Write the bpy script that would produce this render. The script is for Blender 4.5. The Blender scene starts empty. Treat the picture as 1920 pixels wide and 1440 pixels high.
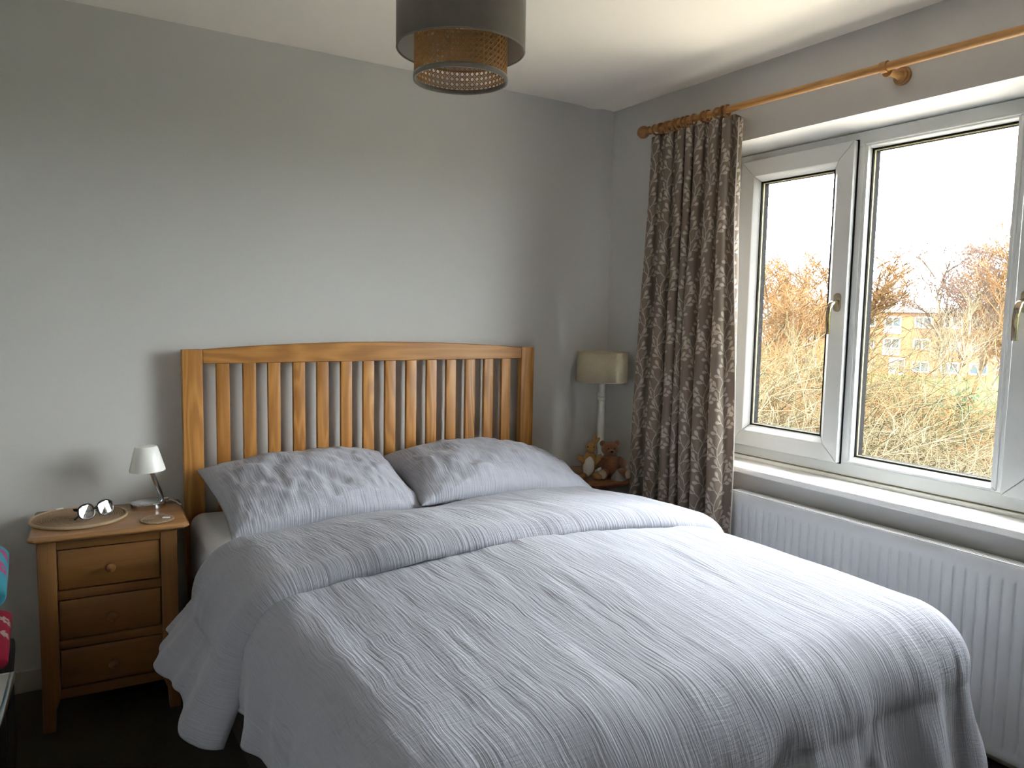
import bpy, bmesh, math, random
import numpy as np
from mathutils import Vector, Matrix, noise as mnoise
PI = math.pi
rng = np.random.default_rng(7)
random.seed(7)
scn = bpy.context.scene
COL = scn.collection

# ------------------------------------------------------------------ camera
CAM = (-2.5109, -3.0863, 1.3636); YAW, PITCH, ROLL, FPX = 0.55855, 0.09137, 0.01905, 1415.6
_f = Vector((math.sin(YAW)*math.cos(PITCH), math.cos(YAW)*math.cos(PITCH), -math.sin(PITCH)))
_r0 = Vector((math.cos(YAW), -math.sin(YAW), 0)); _u0 = _r0.cross(_f)
_r = math.cos(ROLL)*_r0 + math.sin(ROLL)*_u0
_u = -math.sin(ROLL)*_r0 + math.cos(ROLL)*_u0
cd = bpy.data.cameras.new('camera'); cam = bpy.data.objects.new('camera', cd); COL.objects.link(cam)
cd.sensor_width = 36; cd.lens = FPX/1920*36; cd.clip_start = 0.05; cd.clip_end = 600
cam.matrix_world = Matrix(((_r.x, _u.x, -_f.x, CAM[0]), (_r.y, _u.y, -_f.y, CAM[1]), (_r.z, _u.z, -_f.z, CAM[2]), (0, 0, 0, 1)))
scn.camera = cam
# ------------------------------------------------------------------ sky, sun, exposure
W = bpy.data.worlds.new('overcast_sky'); scn.world = W; W.use_nodes = True
bgn = W.node_tree.nodes['Background']; bgn.inputs[0].default_value = (0.93, 0.965, 1.0, 1); bgn.inputs[1].default_value = 17.5
sd = bpy.data.lights.new('sun', 'SUN'); sd.energy = 9.0; sd.angle = math.radians(4); sd.color = (1.0, 0.91, 0.78)
sun = bpy.data.objects.new('sun', sd); COL.objects.link(sun)
sun.rotation_euler = Vector((0.0, 0.89, -0.45)).to_track_quat('-Z', 'Y').to_euler()
sun.location = (-8, -4, 12)
vs = scn.view_settings; vs.view_transform = 'Standard'; vs.look = 'None'; vs.gamma = 1; vs.exposure = 1.05; vs.use_curve_mapping = False
scn.cycles.max_bounces = 10; scn.cycles.diffuse_bounces = 6; scn.cycles.transparent_max_bounces = 16

# ================================================================== materials
class G:
    """small node-graph helper"""
    def __init__(s, name):
        s.m = bpy.data.materials.new(name); s.m.use_nodes = True
        s.nt = s.m.node_tree; s.n = s.nt.nodes; s.b = s.n['Principled BSDF']; s.out = s.n['Material Output']
    def node(s, t, ins=None, **kw):
        nd = s.n.new(t)
        for k, v in kw.items(): setattr(nd, k, v)
        for k, v in (ins or {}).items(): s.set(nd.inputs[k], v)
        return nd
    def set(s, sock, v):
        if isinstance(v, bpy.types.NodeSocket): s.nt.links.new(v, sock)
        else: sock.default_value = v
    def math(s, op, a, b=0.0, clamp=False):
        nd = s.n.new('ShaderNodeMath'); nd.operation = op; nd.use_clamp = clamp
        s.set(nd.inputs[0], a); s.set(nd.inputs[1], b); return nd.outputs[0]
    def mapping(s, vec, loc=(0, 0, 0), rot=(0, 0, 0), sc=(1, 1, 1), vt='POINT'):
        nd = s.node('ShaderNodeMapping', {'Vector': vec, 'Location': loc, 'Rotation': rot, 'Scale': sc}, vector_type=vt); return nd.outputs[0]
    def noise(s, vec, scale, detail=3, rough=.5, dist=0.0):
        nd = s.node('ShaderNodeTexNoise', {'Vector': vec, 'Scale': scale, 'Detail': detail, 'Roughness': rough, 'Distortion': dist}); return nd.outputs[0]
    def ramp(s, fac, stops):
        nd = s.node('ShaderNodeValToRGB', {'Fac': fac}); e = nd.color_ramp.elements
        while len(e) < len(stops): e.new(0.5)
        for el, (p, c) in zip(e, stops): el.position = p; el.color = tuple(c)+(1,) if len(c) == 3 else c
        return nd.outputs[0]
    def mix(s, fac, a, b):
        nd = s.node('ShaderNodeMix', data_type='RGBA'); s.set(nd.inputs[0], fac)
        for i, v in ((6, a), (7, b)): s.set(nd.inputs[i], v if isinstance(v, bpy.types.NodeSocket) else tuple(v)+(1,))
        return nd.outputs[2]
    def mrange(s, v, a, b, c=0.0, d=1.0):
        nd = s.node('ShaderNodeMapRange', {0: v, 1: a, 2: b, 3: c, 4: d}, interpolation_type='SMOOTHSTEP'); return nd.outputs[0]
    def bump(s, h, strength=.3, dist=.01, normal=None):
        nd = s.node('ShaderNodeBump', {'Height': h, 'Strength': strength, 'Distance': dist})
        if normal is not None: s.set(nd.inputs['Normal'], normal)
        return nd.outputs[0]
    def coord(s, k='Object'):
        return s.node('ShaderNodeTexCoord').outputs[k]
    def objrand(s):
        return s.node('ShaderNodeObjectInfo').outputs['Random']
    def fin(s, color=None, rough=.6, metal=0.0, normal=None, spec=None, **kw):
        if color is not None: s.set(s.b.inputs['Base Color'], color if isinstance(color, bpy.types.NodeSocket) else tuple(color)+(1,))
        s.set(s.b.inputs['Roughness'], rough); s.set(s.b.inputs['Metallic'], metal)
        if spec is not None: s.set(s.b.inputs['Specular IOR Level'], spec)
        if normal is not None: s.set(s.b.inputs['Normal'], normal)
        for k, v in kw.items(): s.set(s.b.inputs[k.replace('_', ' ')], v)
        return s.m
def xyz(c, k): return tuple(x*k for x in c)

def plain(name, col, rough=.5, metal=0.0, nscale=30, namt=.08, bump=0.0, spec=None, **kw):
    g = G(name); v = g.coord()
    n = g.noise(v, nscale, 3)
    c = g.mix(n, xyz(col, 1-namt), xyz(col, 1+namt))
    nm = g.bump(g.noise(v, nscale*6, 2), bump, .002) if bump else None
    return g.fin(c, rough, metal, nm, spec, **kw)

def paint(name, col, bump=.12):
    g = G(name); v = g.coord()
    c = g.mix(g.noise(v, 1.6, 4), xyz(col, .97), xyz(col, 1.03))
    h = g.noise(v, 260, 3, .6); h2 = g.noise(v, 5, 2)
    nm = g.bump(h2, .06, .02, g.bump(h, bump, .0015))
    return g.fin(c, .62, 0, nm, .3)

def wood(name, axis, light, dark, rough=.38, scale=1.0, fig=1.0):
    """oak-like grain running along axis (0,1,2)"""
    g = G(name); v = g.coord('Object'); rnd = g.objrand()
    off = g.node('ShaderNodeVectorMath', {0: (31.7, 17.3, 23.9)}, operation='SCALE'); g.set(off.inputs['Scale'], rnd)
    vv = g.node('ShaderNodeVectorMath', {0: v, 1: off.outputs[0]}, operation='ADD').outputs[0]
    s1 = [9.0*scale]*3; s1[axis] = 1.1*scale
    p = g.mapping(vv, sc=s1)
    base = g.noise(p, 1.0, 2, .5, .4)
    rings = g.math('FRACT', g.math('MULTIPLY', base, 9.0*fig))
    rings = g.mrange(g.math('ABSOLUTE', g.math('SUBTRACT', rings, .5)), .08, .5)
    s2 = [220*scale]*3; s2[axis] = 6*scale
    fine = g.noise(g.mapping(vv, sc=s2), 1.0, 3, .6)
    broad = g.noise(g.mapping(vv, sc=[s*.35 for s in s1]), 1.0, 2)
    t = g.math('ADD', g.math('MULTIPLY', rings, .42*fig), g.math('ADD', g.math('MULTIPLY', fine, .45+.25*(1-fig)), g.math('MULTIPLY', broad, .35)))
    c = g.ramp(t, [(.2, dark), (.55, tuple((a+b)/2 for a, b in zip(light, dark))), (.95, light)])
    tint = g.mix(rnd, xyz((.93, .9, .86), 1.0), (1.05, 1.03, 1.0))
    cc = g.node('ShaderNodeMix', data_type='RGBA', blend_type='MULTIPLY'); g.set(cc.inputs[0], 1.0); g.set(cc.inputs[6], c); g.set(cc.inputs[7], tint)
    return g.fin(cc.outputs[2], rough, 0, g.bump(fine, .12, .0015), .4)

def crinkle(name, col, amt=1.0, check=.5):
    """double-gauze cotton: long fine creases along V, weaker cross weave; UV in metres"""
    g = G(name); v = g.node('ShaderNodeUVMap').outputs[0]
    wob = g.noise(v, 5, 2)
    wv = g.node('ShaderNodeVectorMath', {0: (.034, .02, 0)}, operation='SCALE'); g.set(wv.inputs['Scale'], wob)
    v2 = g.node('ShaderNodeVectorMath', {0: v, 1: wv.outputs[0]}, operation='ADD').outputs[0]
    a = g.noise(g.mapping(v2, sc=(165, 8, 1)), 1.0, 3, .55)
    b = g.noise(g.mapping(v2, sc=(18, 190, 1)), 1.0, 2, .5)
    area = g.mrange(g.noise(v, 2.2, 2), .38, .62)
    h = g.math('ADD', g.math('MULTIPLY', a, 1.0), g.math('MULTIPLY', g.math('MULTIPLY', b, area), check))
    big = g.noise(g.mapping(v2, sc=(28, 3, 1)), 1.0, 2)
    n1 = g.bump(big, .22*amt, .008)
    n2 = g.bump(h, .75*amt, .0055, n1)
    weave = g.noise(v, 900, 2)
    n3 = g.bump(weave, .15, .001, n2)
    c = g.mix(h, xyz(col, .93), xyz(col, 1.05))
    return g.fin(c, .92, 0, n3, .15, Sheen_Weight=.15, Sheen_Roughness=.5)

OAK_L, OAK_D = (.50, .245, .065), (.27, .108, .022)
M = {}
M['wall'] = paint('grey_wall_paint', (.53, .519, .502))
M['bounce_white'] = paint('bounce_white_paint', (.78, .77, .74))  # white chosen for the unseen left wall to bounce light into the room
M['ceiling'] = paint('white_ceiling_paint', (.92, .865, .785), .2)
M['white_trim'] = plain('white_gloss_trim', (.88, .875, .85), .5, nscale=8, namt=.02)
M['skirting'] = plain('cream_skirting', (.42, .37, .31), .45, nscale=8, namt=.05)
M['upvc'] = plain('white_upvc', (.62, .625, .62), .28, nscale=4, namt=.015)
M['oak_z'] = wood('oak_vertical_grain', 2, OAK_L, OAK_D)
M['oak_x'] = wood('oak_horizontal_grain', 0, OAK_L, OAK_D)
M['oak_y'] = wood('oak_depth_grain', 1, OAK_L, OAK_D)
ST_L, ST_D = (.28, .135, .045), (.165, .07, .022)
M['night_x'] = wood('stained_oak_horizontal', 0, ST_L, ST_D, .3, 1, .45)
M['night_z'] = wood('stained_oak_vertical', 2, ST_L, ST_D, .34, 1, .45)
M['night_y'] = wood('stained_oak_side', 1, ST_L, ST_D, .34, 1, .45)
M['top_x'] = wood('stained_oak_top', 0, (.40, .22, .095), (.24, .115, .045), .22, 1, .4)
M['round_x'] = wood('brown_table_wood', 0, (.24, .10, .035), (.11, .042, .015), .3)
M['pole'] = wood('pine_pole_wood', 1, (.46, .25, .09), (.30, .14, .042), .35)
M['ring'] = wood('pine_ring_wood', 2, (.36, .18, .065), (.24, .105, .034), .4)
M['bedding'] = crinkle('lavender_grey_gauze', (.295, .30, .342), 1.0, .55)
M['pillow'] = crinkle('lavender_grey_pillow_gauze', (.335, .34, .385), .8, .25)
M['sheet'] = plain('white_cotton_sheet', (.68, .675, .70), .9, nscale=6, namt=.03, bump=.1, spec=.1)
M['divan'] = plain('dark_taupe_divan_fabric', (.055, .045, .04), .95, nscale=120, namt=.3, bump=.4, spec=.1)
M['black'] = plain('black_rubber', (.012, .012, .012), .95, spec=.05)
M['spacer'] = plain('champagne_glazing_spacer', (.20, .175, .10), .9, spec=.05)
M['radiator'] = plain('white_radiator_enamel', (.61, .615, .63), .33, nscale=6, namt=.015)
M['chrome'] = plain('polished_chrome', (.52, .53, .55), .06, 1.0, namt=.02)
M['gold'] = plain('bright_brass_chrome_handle', (.46, .38, .26), .09, 1.0, namt=.03)
M['lampwhite'] = plain('opal_white_shade', (.82, .82, .78), .25, nscale=3, namt=.01)
M['cable'] = plain('white_cable', (.6, .57, .5), .5)
M['velvet'] = plain('grey_velvet', (.19, .168, .143), .8, nscale=9, namt=.35, bump=.15, spec=.15, Sheen_Weight=.5, Sheen_Roughness=.35)
M['shade_lining'] = plain('pale_shade_lining', (.45, .43, .39), .8, nscale=9, namt=.05)
M['cane'] = plain('natural_cane', (.40, .20, .062), .5, nscale=60, namt=.3)
M['linen'] = plain('cream_linen_shade', (.44, .385, .27), .9, nscale=160, namt=.15, bump=.3, spec=.1)
M['painted'] = plain('distressed_white_paint', (.52, .51, .45), .55, nscale=45, namt=.22, bump=.2)
M['jute'] = plain('braided_jute', (.34, .235, .15), .95, nscale=420, namt=.5, bump=.8, spec=.1)
M['jute_rim'] = plain('pale_jute_rim', (.45, .325, .21), .95, nscale=420, namt=.3, bump=.7, spec=.1)
M['tag'] = plain('white_paper_tag', (.72, .70, .62), .7)
M['frame_black'] = plain('black_spectacle_plastic', (.02, .021, .026), .25)
M['bear'] = plain('russet_plush', (.23, .095, .042), 1.0, nscale=170, namt=.5, bump=1.0, spec=.05, Sheen_Weight=.3)
M['sole'] = plain('beige_plush', (.46, .35, .25), 1.0, nscale=170, namt=.25, bump=.8, spec=.05)
M['tan'] = plain('tan_plush', (.40, .225, .09), 1.0, nscale=170, namt=.4, bump=.9, spec=.05)
M['cream'] = plain('cream_plush', (.60, .56, .49), 1.0, nscale=170, namt=.15, bump=.8, spec=.05)
M['greyfelt'] = plain('grey_felt', (.24, .21, .20), 1.0, nscale=150, namt=.25, bump=.6, spec=.05)
M['whitecloth'] = plain('white_muslin', (.5, .46, .42), .95, nscale=60, namt=.1, bump=.4, spec=.05)
M['blackbox'] = plain('black_canvas', (.012, .011, .011), .9, nscale=200, namt=.4, bump=.4)
M['greyglass'] = plain('smoked_glass_top', (.20, .19, .17), .1, nscale=4, namt=.04)
M['steel'] = plain('brushed_steel_rim', (.6, .6, .58), .25, 1.0)
M['ivory'] = plain('ivory_ceramic', (.72, .68, .52), .35, nscale=25, namt=.08)
M['dark'] = plain('dark_eye', (.01, .009, .008), .2)

def m_carpet():
    g = G('dark_brown_carpet'); v = g.coord()
    n = g.noise(v, 420, 3, .7); b = g.noise(v, 7, 3)
    c = g.mix(n, (.042, .037, .031), (.11, .097, .082)); c = g.mix(g.math('MULTIPLY', b, .5), c, (.065, .058, .05))
    return g.fin(c, 1.0, 0, g.bump(n, .9, .006), .05)
M['carpet'] = m_carpet()

def m_glass():
    g = G('window_glass'); tr = g.node('ShaderNodeBsdfTransparent', {'Color': (.97, .985, .975, 1)})
    gl = g.node('ShaderNodeBsdfGlossy', {'Roughness': .01, 'Color': (1, 1, 1, 1)})
    fc = g.node('ShaderNodeLayerWeight', {'Blend': .5}).outputs['Facing']; fr = g.math('ADD', g.math('MULTIPLY', g.math('POWER', fc, 5.0), .9), .03)
    mx = g.node('ShaderNodeMixShader', {0: fr, 1: tr.outputs[0], 2: gl.outputs[0]})
    g.nt.links.new(mx.outputs[0], g.out.inputs[0]); return g.m
M['glass'] = m_glass()
def m_added_glass():  # dimmed pane of the added window, sets how much fill light passes
    g = G('added_window_glass'); tr = g.node('ShaderNodeBsdfTransparent', {'Color': (.25, .26, .26, 1)}); gl = g.node('ShaderNodeBsdfGlossy', {'Roughness': .2})
    mx = g.node('ShaderNodeMixShader', {0: .05, 1: tr.outputs[0], 2: gl.outputs[0]}); g.nt.links.new(mx.outputs[0], g.out.inputs[0]); return g.m
M['added_glass'] = m_added_glass()
def m_lens():
    g = G('spectacle_lens'); tr = g.node('ShaderNodeBsdfTransparent', {'Color': (.9, .92, .92, 1)})
    gl = g.node('ShaderNodeBsdfGlossy', {'Roughness': .02, 'Color': (.95, .95, 1, 1)})
    mx = g.node('ShaderNodeMixShader', {0: .28, 1: tr.outputs[0], 2: gl.outputs[0]})
    g.nt.links.new(mx.outputs[0], g.out.inputs[0]); return g.m
M['lens'] = m_lens()

def m_curtain():
    """taupe cloth printed with pale trailing stems and teardrop buds; UV in metres, print tile TU x TV"""
    g = G('taupe_sprig_print'); uv = g.node('ShaderNodeUVMap').outputs[0]
    TU, TV = .098, .20
    sx = g.node('ShaderNodeSeparateXYZ', {0: uv}); u, v = sx.outputs[0], sx.outputs[1]
    # half-drop repeat
    col = g.math('FLOOR', g.math('DIVIDE', u, TU))
    v = g.math('ADD', v, g.math('MULTIPLY', col, TV*.43))
    pu = g.math('SUBTRACT', u, g.math('MULTIPLY', g.math('ADD', col, .5), TU))
    row = g.math('FLOOR', g.math('DIVIDE', v, TV))
    pv = g.math('SUBTRACT', v, g.math('MULTIPLY', g.math('ADD', row, .5), TV))
    p = g.node('ShaderNodeCombineXYZ', {0: pu, 1: pv}).outputs[0]
    shapes = []
    stem = lambda q: .016*math.sin(2*PI*q/TV)
    # main stem as sine
    d = g.math('ABSOLUTE', g.math('SUBTRACT', pu, g.math('MULTIPLY', g.math('SINE', g.math('MULTIPLY', pv, 2*PI/TV)), .016)))
    best = g.math('DIVIDE', d, .0017)
    R = random.Random(3)
    def ell(cx, cy, ang, a, b):
        nonlocal best
        for ox, oy in [(i, j) for i in (-1, 0, 1) for j in (-2, -1, 0, 1, 2)]:
            X_, Y_ = cx+ox*TU, cy-ox*.43*TV+oy*TV
            if abs(X_) < TU/2+a*max(.3, abs(math.cos(ang))) and abs(Y_) < TV/2+a*max(.3, abs(math.sin(ang))):
                pp = g.node('ShaderNodeVectorMath', {0: best, 1: (1e-7, 1e-7, 0), 2: p}, operation='MULTIPLY_ADD').outputs[0]   # keeps the graph a chain
                q = g.mapping(pp, (X_, Y_, 0), (0, 0, ang), (a, b, 1), 'TEXTURE')
                ln = g.node('ShaderNodeVectorMath', {0: q}, operation='LENGTH').outputs['Value']
                best = g.math('MINIMUM', best, ln)
    def bud(x, y, ang, L):
        ell(x+math.cos(ang)*L*.55, y+math.sin(ang)*L*.55, ang, L*.46, L*.28)
        ell(x+math.cos(ang)*L*.28, y+math.sin(ang)*L*.28, ang, L*.42, L*.13)
    k = 0
    for y0 in np.arange(-TV/2, TV/2-.01, .040):
        for side in (1, -1):
            yy = y0 + (.020 if side < 0 else 0)+R.uniform(-.004, .004); x0 = stem(yy)
            a0 = PI/2 - side*(.75+R.uniform(-.1, .1)); L1 = R.uniform(.017, .023)
            x1, y1 = x0+math.cos(a0)*L1, yy+math.sin(a0)*L1
            ell((x0+x1)/2, (yy+y1)/2, a0, L1*.56, .0017)
            for da, L2, LB in ((-.62*side, .009, .021), (.25*side, .013, .022)):
                a1 = a0+da; x2, y2 = x1+math.cos(a1)*L2, y1+math.sin(a1)*L2
                ell((x1+x2)/2, (y1+y2)/2, a1, L2*.6, .0014); bud(x2, y2, a1, LB)
            k += 1
    mask = g.mrange(best, 1.2, .8)
    weave = g.noise(g.mapping(uv, sc=(1, 1, 1)), 900, 2)
    ground = g.mix(weave, (.225, .178, .143), (.28, .225, .185)); prn = g.mix(weave, (.50, .435, .37), (.60, .53, .46))
    c = g.mix(mask, ground, prn)
    g.fin(c, .9, 0, g.bump(weave, .25, .001), .1)
    tl = g.node('ShaderNodeBsdfTranslucent', {'Color': c})
    mx = g.node('ShaderNodeMixShader', {0: .30, 1: g.b.outputs[0], 2: tl.outputs[0]})
    g.nt.links.new(mx.outputs[0], g.out.inputs[0]); return g.m
M['curtain'] = m_curtain()

def m_floral(name, base, petal, spot):
    g = G(name); v = g.coord()
    vo = g.node('ShaderNodeTexVoronoi', {'Vector': v, 'Scale': 11.0, 'Randomness': .8}); d = vo.outputs['Distance']
    sub = g.node('ShaderNodeVectorMath', {0: v, 1: g.node('ShaderNodeVectorMath', {0: vo.outputs['Position'], 1: (1, 1, 1)}, operation='MULTIPLY').outputs[0]}, operation='SUBTRACT')
    sp = g.node('ShaderNodeSeparateXYZ', {0: sub.outputs[0]})
    ang = g.math('ARCTAN2', sp.outputs[2], sp.outputs[1])
    pet = g.math('ADD', .27, g.math('MULTIPLY', g.math('SINE', g.math('MULTIPLY', ang, 13.0)), .05))
    fl = g.mrange(g.math('SUBTRACT', pet, d), 0.0, .02)
    cen = g.mrange(d, .1, .07)
    pick = g.mrange(g.node('ShaderNodeSeparateXYZ', {0: vo.outputs['Color']}).outputs[0], .35, .36)
    c = g.mix(fl, base, g.mix(pick, spot, petal)); c = g.mix(cen, c, base)
    return g.fin(c, .85, 0, g.bump(g.noise(v, 400, 2), .2, .001), .2)
M['turq'] = m_floral('turquoise_floral_cotton', (.03, .165, .21), (.33, .42, .42), (.28, .035, .10))
M['red'] = m_floral('red_floral_cotton', (.22, .010, .028), (.34, .28, .24), (.34, .25, .22))

# ------------------------------------------------------------------ outdoor materials
def m_bark(name, a, b):
    g = G(name); v = g.coord(); n = g.noise(v, 9, 3); r = g.objrand()
    c = g.mix(n, a, b); c = g.mix(g.math('MULTIPLY', r, .35), c, xyz(a, .8))
    return g.fin(c, .9, 0, None, .1)
M['bark_orange'] = m_bark('orange_brown_twigs', (0.0700, 0.0354, 0.0123), (0.1194, 0.0642, 0.0264))
M['bark_brown'] = m_bark('grey_brown_bark', (0.0453, 0.0329, 0.0181), (0.0782, 0.0576, 0.0329))
M['bark_purple'] = m_bark('plum_brown_twigs', (0.0576, 0.0363, 0.0280), (0.0906, 0.0601, 0.0444))
M['bark_pale'] = m_bark('straw_coloured_stems', (0.0495, 0.0387, 0.0206), (0.1030, 0.0824, 0.0495))
M['bark_white'] = m_bark('pale_birch_bark', (0.0824, 0.0700, 0.0453), (0.1359, 0.1153, 0.0782))
M['olive'] = m_bark('olive_thicket_stems', (0.0206, 0.0179, 0.0069), (0.0412, 0.0343, 0.0144))
M['ivy'] = m_bark('dark_ivy_leaves', (0.0103, 0.0192, 0.0083), (0.0240, 0.0378, 0.0165))
def m_ground():
    g = G('winter_lawn'); v = g.coord()
    t = g.mrange(g.noise(v, .11, 4, .6), .36, .52); n = g.noise(v, 3, 4, .7)
    c = g.mix(t, g.mix(n, (.024, .02, .0095), (.045, .036, .017)), g.mix(n, (.024, .036, .007), (.044, .058, .012)))
    return g.fin(c, 1, 0, g.bump(n, .5, .2), .05)
M['ground'] = m_ground()
def m_brick():
    g = G('orange_brick'); v = g.coord()
    br = g.node('ShaderNodeTexBrick', {'Vector': g.mapping(v, rot=(PI/2, 0, 0)), 'Color1': (.105, .045, .017, 1), 'Color2': (.085, .035, .014, 1), 'Mortar': (.11, .085, .055, 1), 'Scale': 1.0, 'Mortar Size': .012, 'Brick Width': .225, 'Row Height': .075})
    c = g.mix(g.math('MULTIPLY', g.noise(v, .6, 3), .5), br.outputs[0], (.10, .046, .021))
    return g.fin(c, .9, 0, None, .1)
M['brick'] = m_brick()
M['bounce_slab'] = plain('pale_bounce_slab', (.33, .285, .225), .9, nscale=1.5, namt=.12)  # colour of the unseen slab that reflects daylight up indoors
M['bwhite'] = plain('white_painted_timber', (.20, .20, .195), .6, nscale=2, namt=.04)
M['bpane'] = plain('dark_window_pane', (.035, .045, .05), .08, nscale=.5, namt=.2)
M['broof'] = plain('grey_brown_roof', (.10, .085, .075), .8, nscale=2, namt=.2)
M['bin'] = plain('grey_plastic_bin', (.12, .14, .14), .6)

# ================================================================== geometry helpers
class MB:
    def __init__(s): s.v = []; s.f = []; s.uv = None
    def add(s, vs_, fs): k = len(s.v); s.v += [tuple(p) for p in vs_]; s.f += [tuple(i+k for i in f) for f in fs]; return s
    def box(s, x0, x1, y0, y1, z0, z1):
        return s.add([(x0, y0, z0), (x1, y0, z0), (x1, y1, z0), (x0, y1, z0), (x0, y0, z1), (x1, y0, z1), (x1, y1, z1), (x0, y1, z1)],
                     [(0, 3, 2, 1), (4, 5, 6, 7), (0, 1, 5, 4), (1, 2, 6, 5), (2, 3, 7, 6), (3, 0, 4, 7)])
    def lathe(s, prof, n=32, c=(0, 0, 0), caps=True):
        vs_ = []; fs = []
        for (r, z) in prof:
            for i in range(n):
                a = 2*PI*i/n; vs_.append((c[0]+r*math.cos(a), c[1]+r*math.sin(a), c[2]+z))
        for j in range(len(prof)-1):
            for i in range(n): i2 = (i+1) % n; fs.append((j*n+i, j*n+i2, (j+1)*n+i2, (j+1)*n+i))
        if caps:
            if prof[0][0] > 1e-6: fs.append(tuple(reversed(range(n))))
            if prof[-1][0] > 1e-6: fs.append(tuple((len(prof)-1)*n+i for i in range(n)))
        return s.add(vs_, fs)
    def tube(s, pts, rad, n=8, closed=False, cap=True, flat=None):
        pts = [Vector(p) for p in pts]; m = len(pts); vs_ = []; fs = []
        rads = rad if hasattr(rad, '__len__') else [rad]*m
        up = None
        for i, p in enumerate(pts):
            t = (pts[(i+1) % m]-pts[i-1]) if closed else (pts[min(i+1, m-1)]-pts[max(i-1, 0)])
            t.normalize()
            if up is None: up = t.orthogonal().normalized() if flat is None else Vector(flat)
            up = (up - t*up.dot(t)).normalized(); sd_ = t.cross(up)
            for k in range(n):
                a = 2*PI*k/n; vs_.append(p+rads[i]*(math.cos(a)*up+math.sin(a)*sd_))
        for j in range(m if closed else m-1):
            j2 = (j+1) % m
            for k in range(n): k2 = (k+1) % n; fs.append((j*n+k, j*n+k2, j2*n+k2, j2*n+k))
        if cap and not closed: fs += [tuple(reversed(range(n))), tuple((m-1)*n+k for k in range(n))]
        return s.add(vs_, fs)
    def grid(s, X, Y, Z, uv=None, flip=False):
        n, m = X.shape; vs_ = np.stack([X, Y, Z], -1).reshape(-1, 3)
        i = np.arange(n*m).reshape(n, m); f = np.stack([i[:-1, :-1], i[1:, :-1], i[1:, 1:], i[:-1, 1:]], -1).reshape(-1, 4)
        if flip: f = f[:, ::-1]
        k = len(s.v); s.v += [tuple(p) for p in vs_.tolist()]; s.f += [tuple(q) for q in (f+k).tolist()]
        if uv is not None: s.uv = (s.uv or []) + np.stack(uv, -1).reshape(-1, 2).tolist()
        return s
    def build(s, name, mat, parent=None, smooth=False, bevel=0.0, seg=2, angle=40):
        me = bpy.data.meshes.new(name); me.from_pydata(s.v, [], s.f)
        if bevel or not s.uv:
            bm = bmesh.new(); bm.from_mesh(me)
            bmesh.ops.recalc_face_normals(bm, faces=bm.faces)
            if bevel:
                ed = [e for e in bm.edges if len(e.link_faces) == 2 and e.calc_face_angle(0) > math.radians(30)]
                bmesh.ops.bevel(bm, geom=ed, offset=bevel, segments=seg, affect='EDGES', profile=.6, clamp_overlap=True)
            bm.to_mesh(me); bm.free()
        if s.uv:
            ul = me.uv_layers.new(name='uv'); vi = np.empty(len(me.loops), int); me.loops.foreach_get('vertex_index', vi)
            ul.data.foreach_set('uv', np.array(s.uv)[vi].astype(np.float32).ravel())
        me.materials.append(M[mat] if isinstance(mat, str) else mat)
        if smooth or bevel:
            me.polygons.foreach_set('use_smooth', [True]*len(me.polygons))
            if not s.uv: me.set_sharp_from_angle(angle=math.radians(min(angle, 24) if bevel else angle))
        o = bpy.data.objects.new(name, me); COL.objects.link(o)
        if parent: o.parent = parent
        return o
def box(name, mat, b, parent=None, bevel=.003, seg=2): return MB().box(*b).build(name, mat, parent, bevel=bevel, seg=seg)
def thing(name, label, cat, loc=(0, 0, 0), rz=0.0, group=None):
    o = bpy.data.objects.new(name, None); COL.objects.link(o); o.location = loc; o.rotation_euler = (0, 0, rz); o.empty_display_size = .05
    return tag(o, label, cat, group)
def tag(o, label=None, cat=None, group=None, kind=None):
    if label: o['label'] = label
    if cat: o['category'] = cat
    if group: o['group'] = group
    if kind: o['kind'] = kind
    return o
def copy_tree(o, parent=None):
    c = o.copy(); COL.objects.link(c); c.parent = parent
    for ch in list(o.children): copy_tree(ch, c)
    return c
def move(o, loc=None, rot=None):
    if loc is not None: o.location = loc
    if rot is not None: o.rotation_euler = rot
    return o
def solidify(o, t, off=-1):
    md = o.modifiers.new('thickness', 'SOLIDIFY'); md.thickness = t; md.offset = off; return o
def arc(c, r, a0, a1, n, f): return [f(c[0]+r*math.cos(a0+(a1-a0)*i/n), c[1]+r*math.sin(a0+(a1-a0)*i/n)) for i in range(n+1)]
_perm = {}
def vnoise(X, Y, seed=0):
    """smooth value noise on arrays, about -1..1"""
    if seed not in _perm: _perm[seed] = np.random.default_rng(seed).uniform(-1, 1, (256, 256))
    T = _perm[seed]; xi = np.floor(X).astype(int); yi = np.floor(Y).astype(int); fx = X-xi; fy = Y-yi
    fx = fx*fx*fx*(fx*(fx*6-15)+10); fy = fy*fy*fy*(fy*(fy*6-15)+10); g_ = lambda a, b: T[a % 256, b % 256]
    return (g_(xi, yi)*(1-fx)+g_(xi+1, yi)*fx)*(1-fy)+(g_(xi, yi+1)*(1-fx)+g_(xi+1, yi+1)*fx)*fy
def sstep(a, b, x): t = np.clip((x-a)/(b-a), 0, 1); return t*t*(3-2*t)

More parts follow.
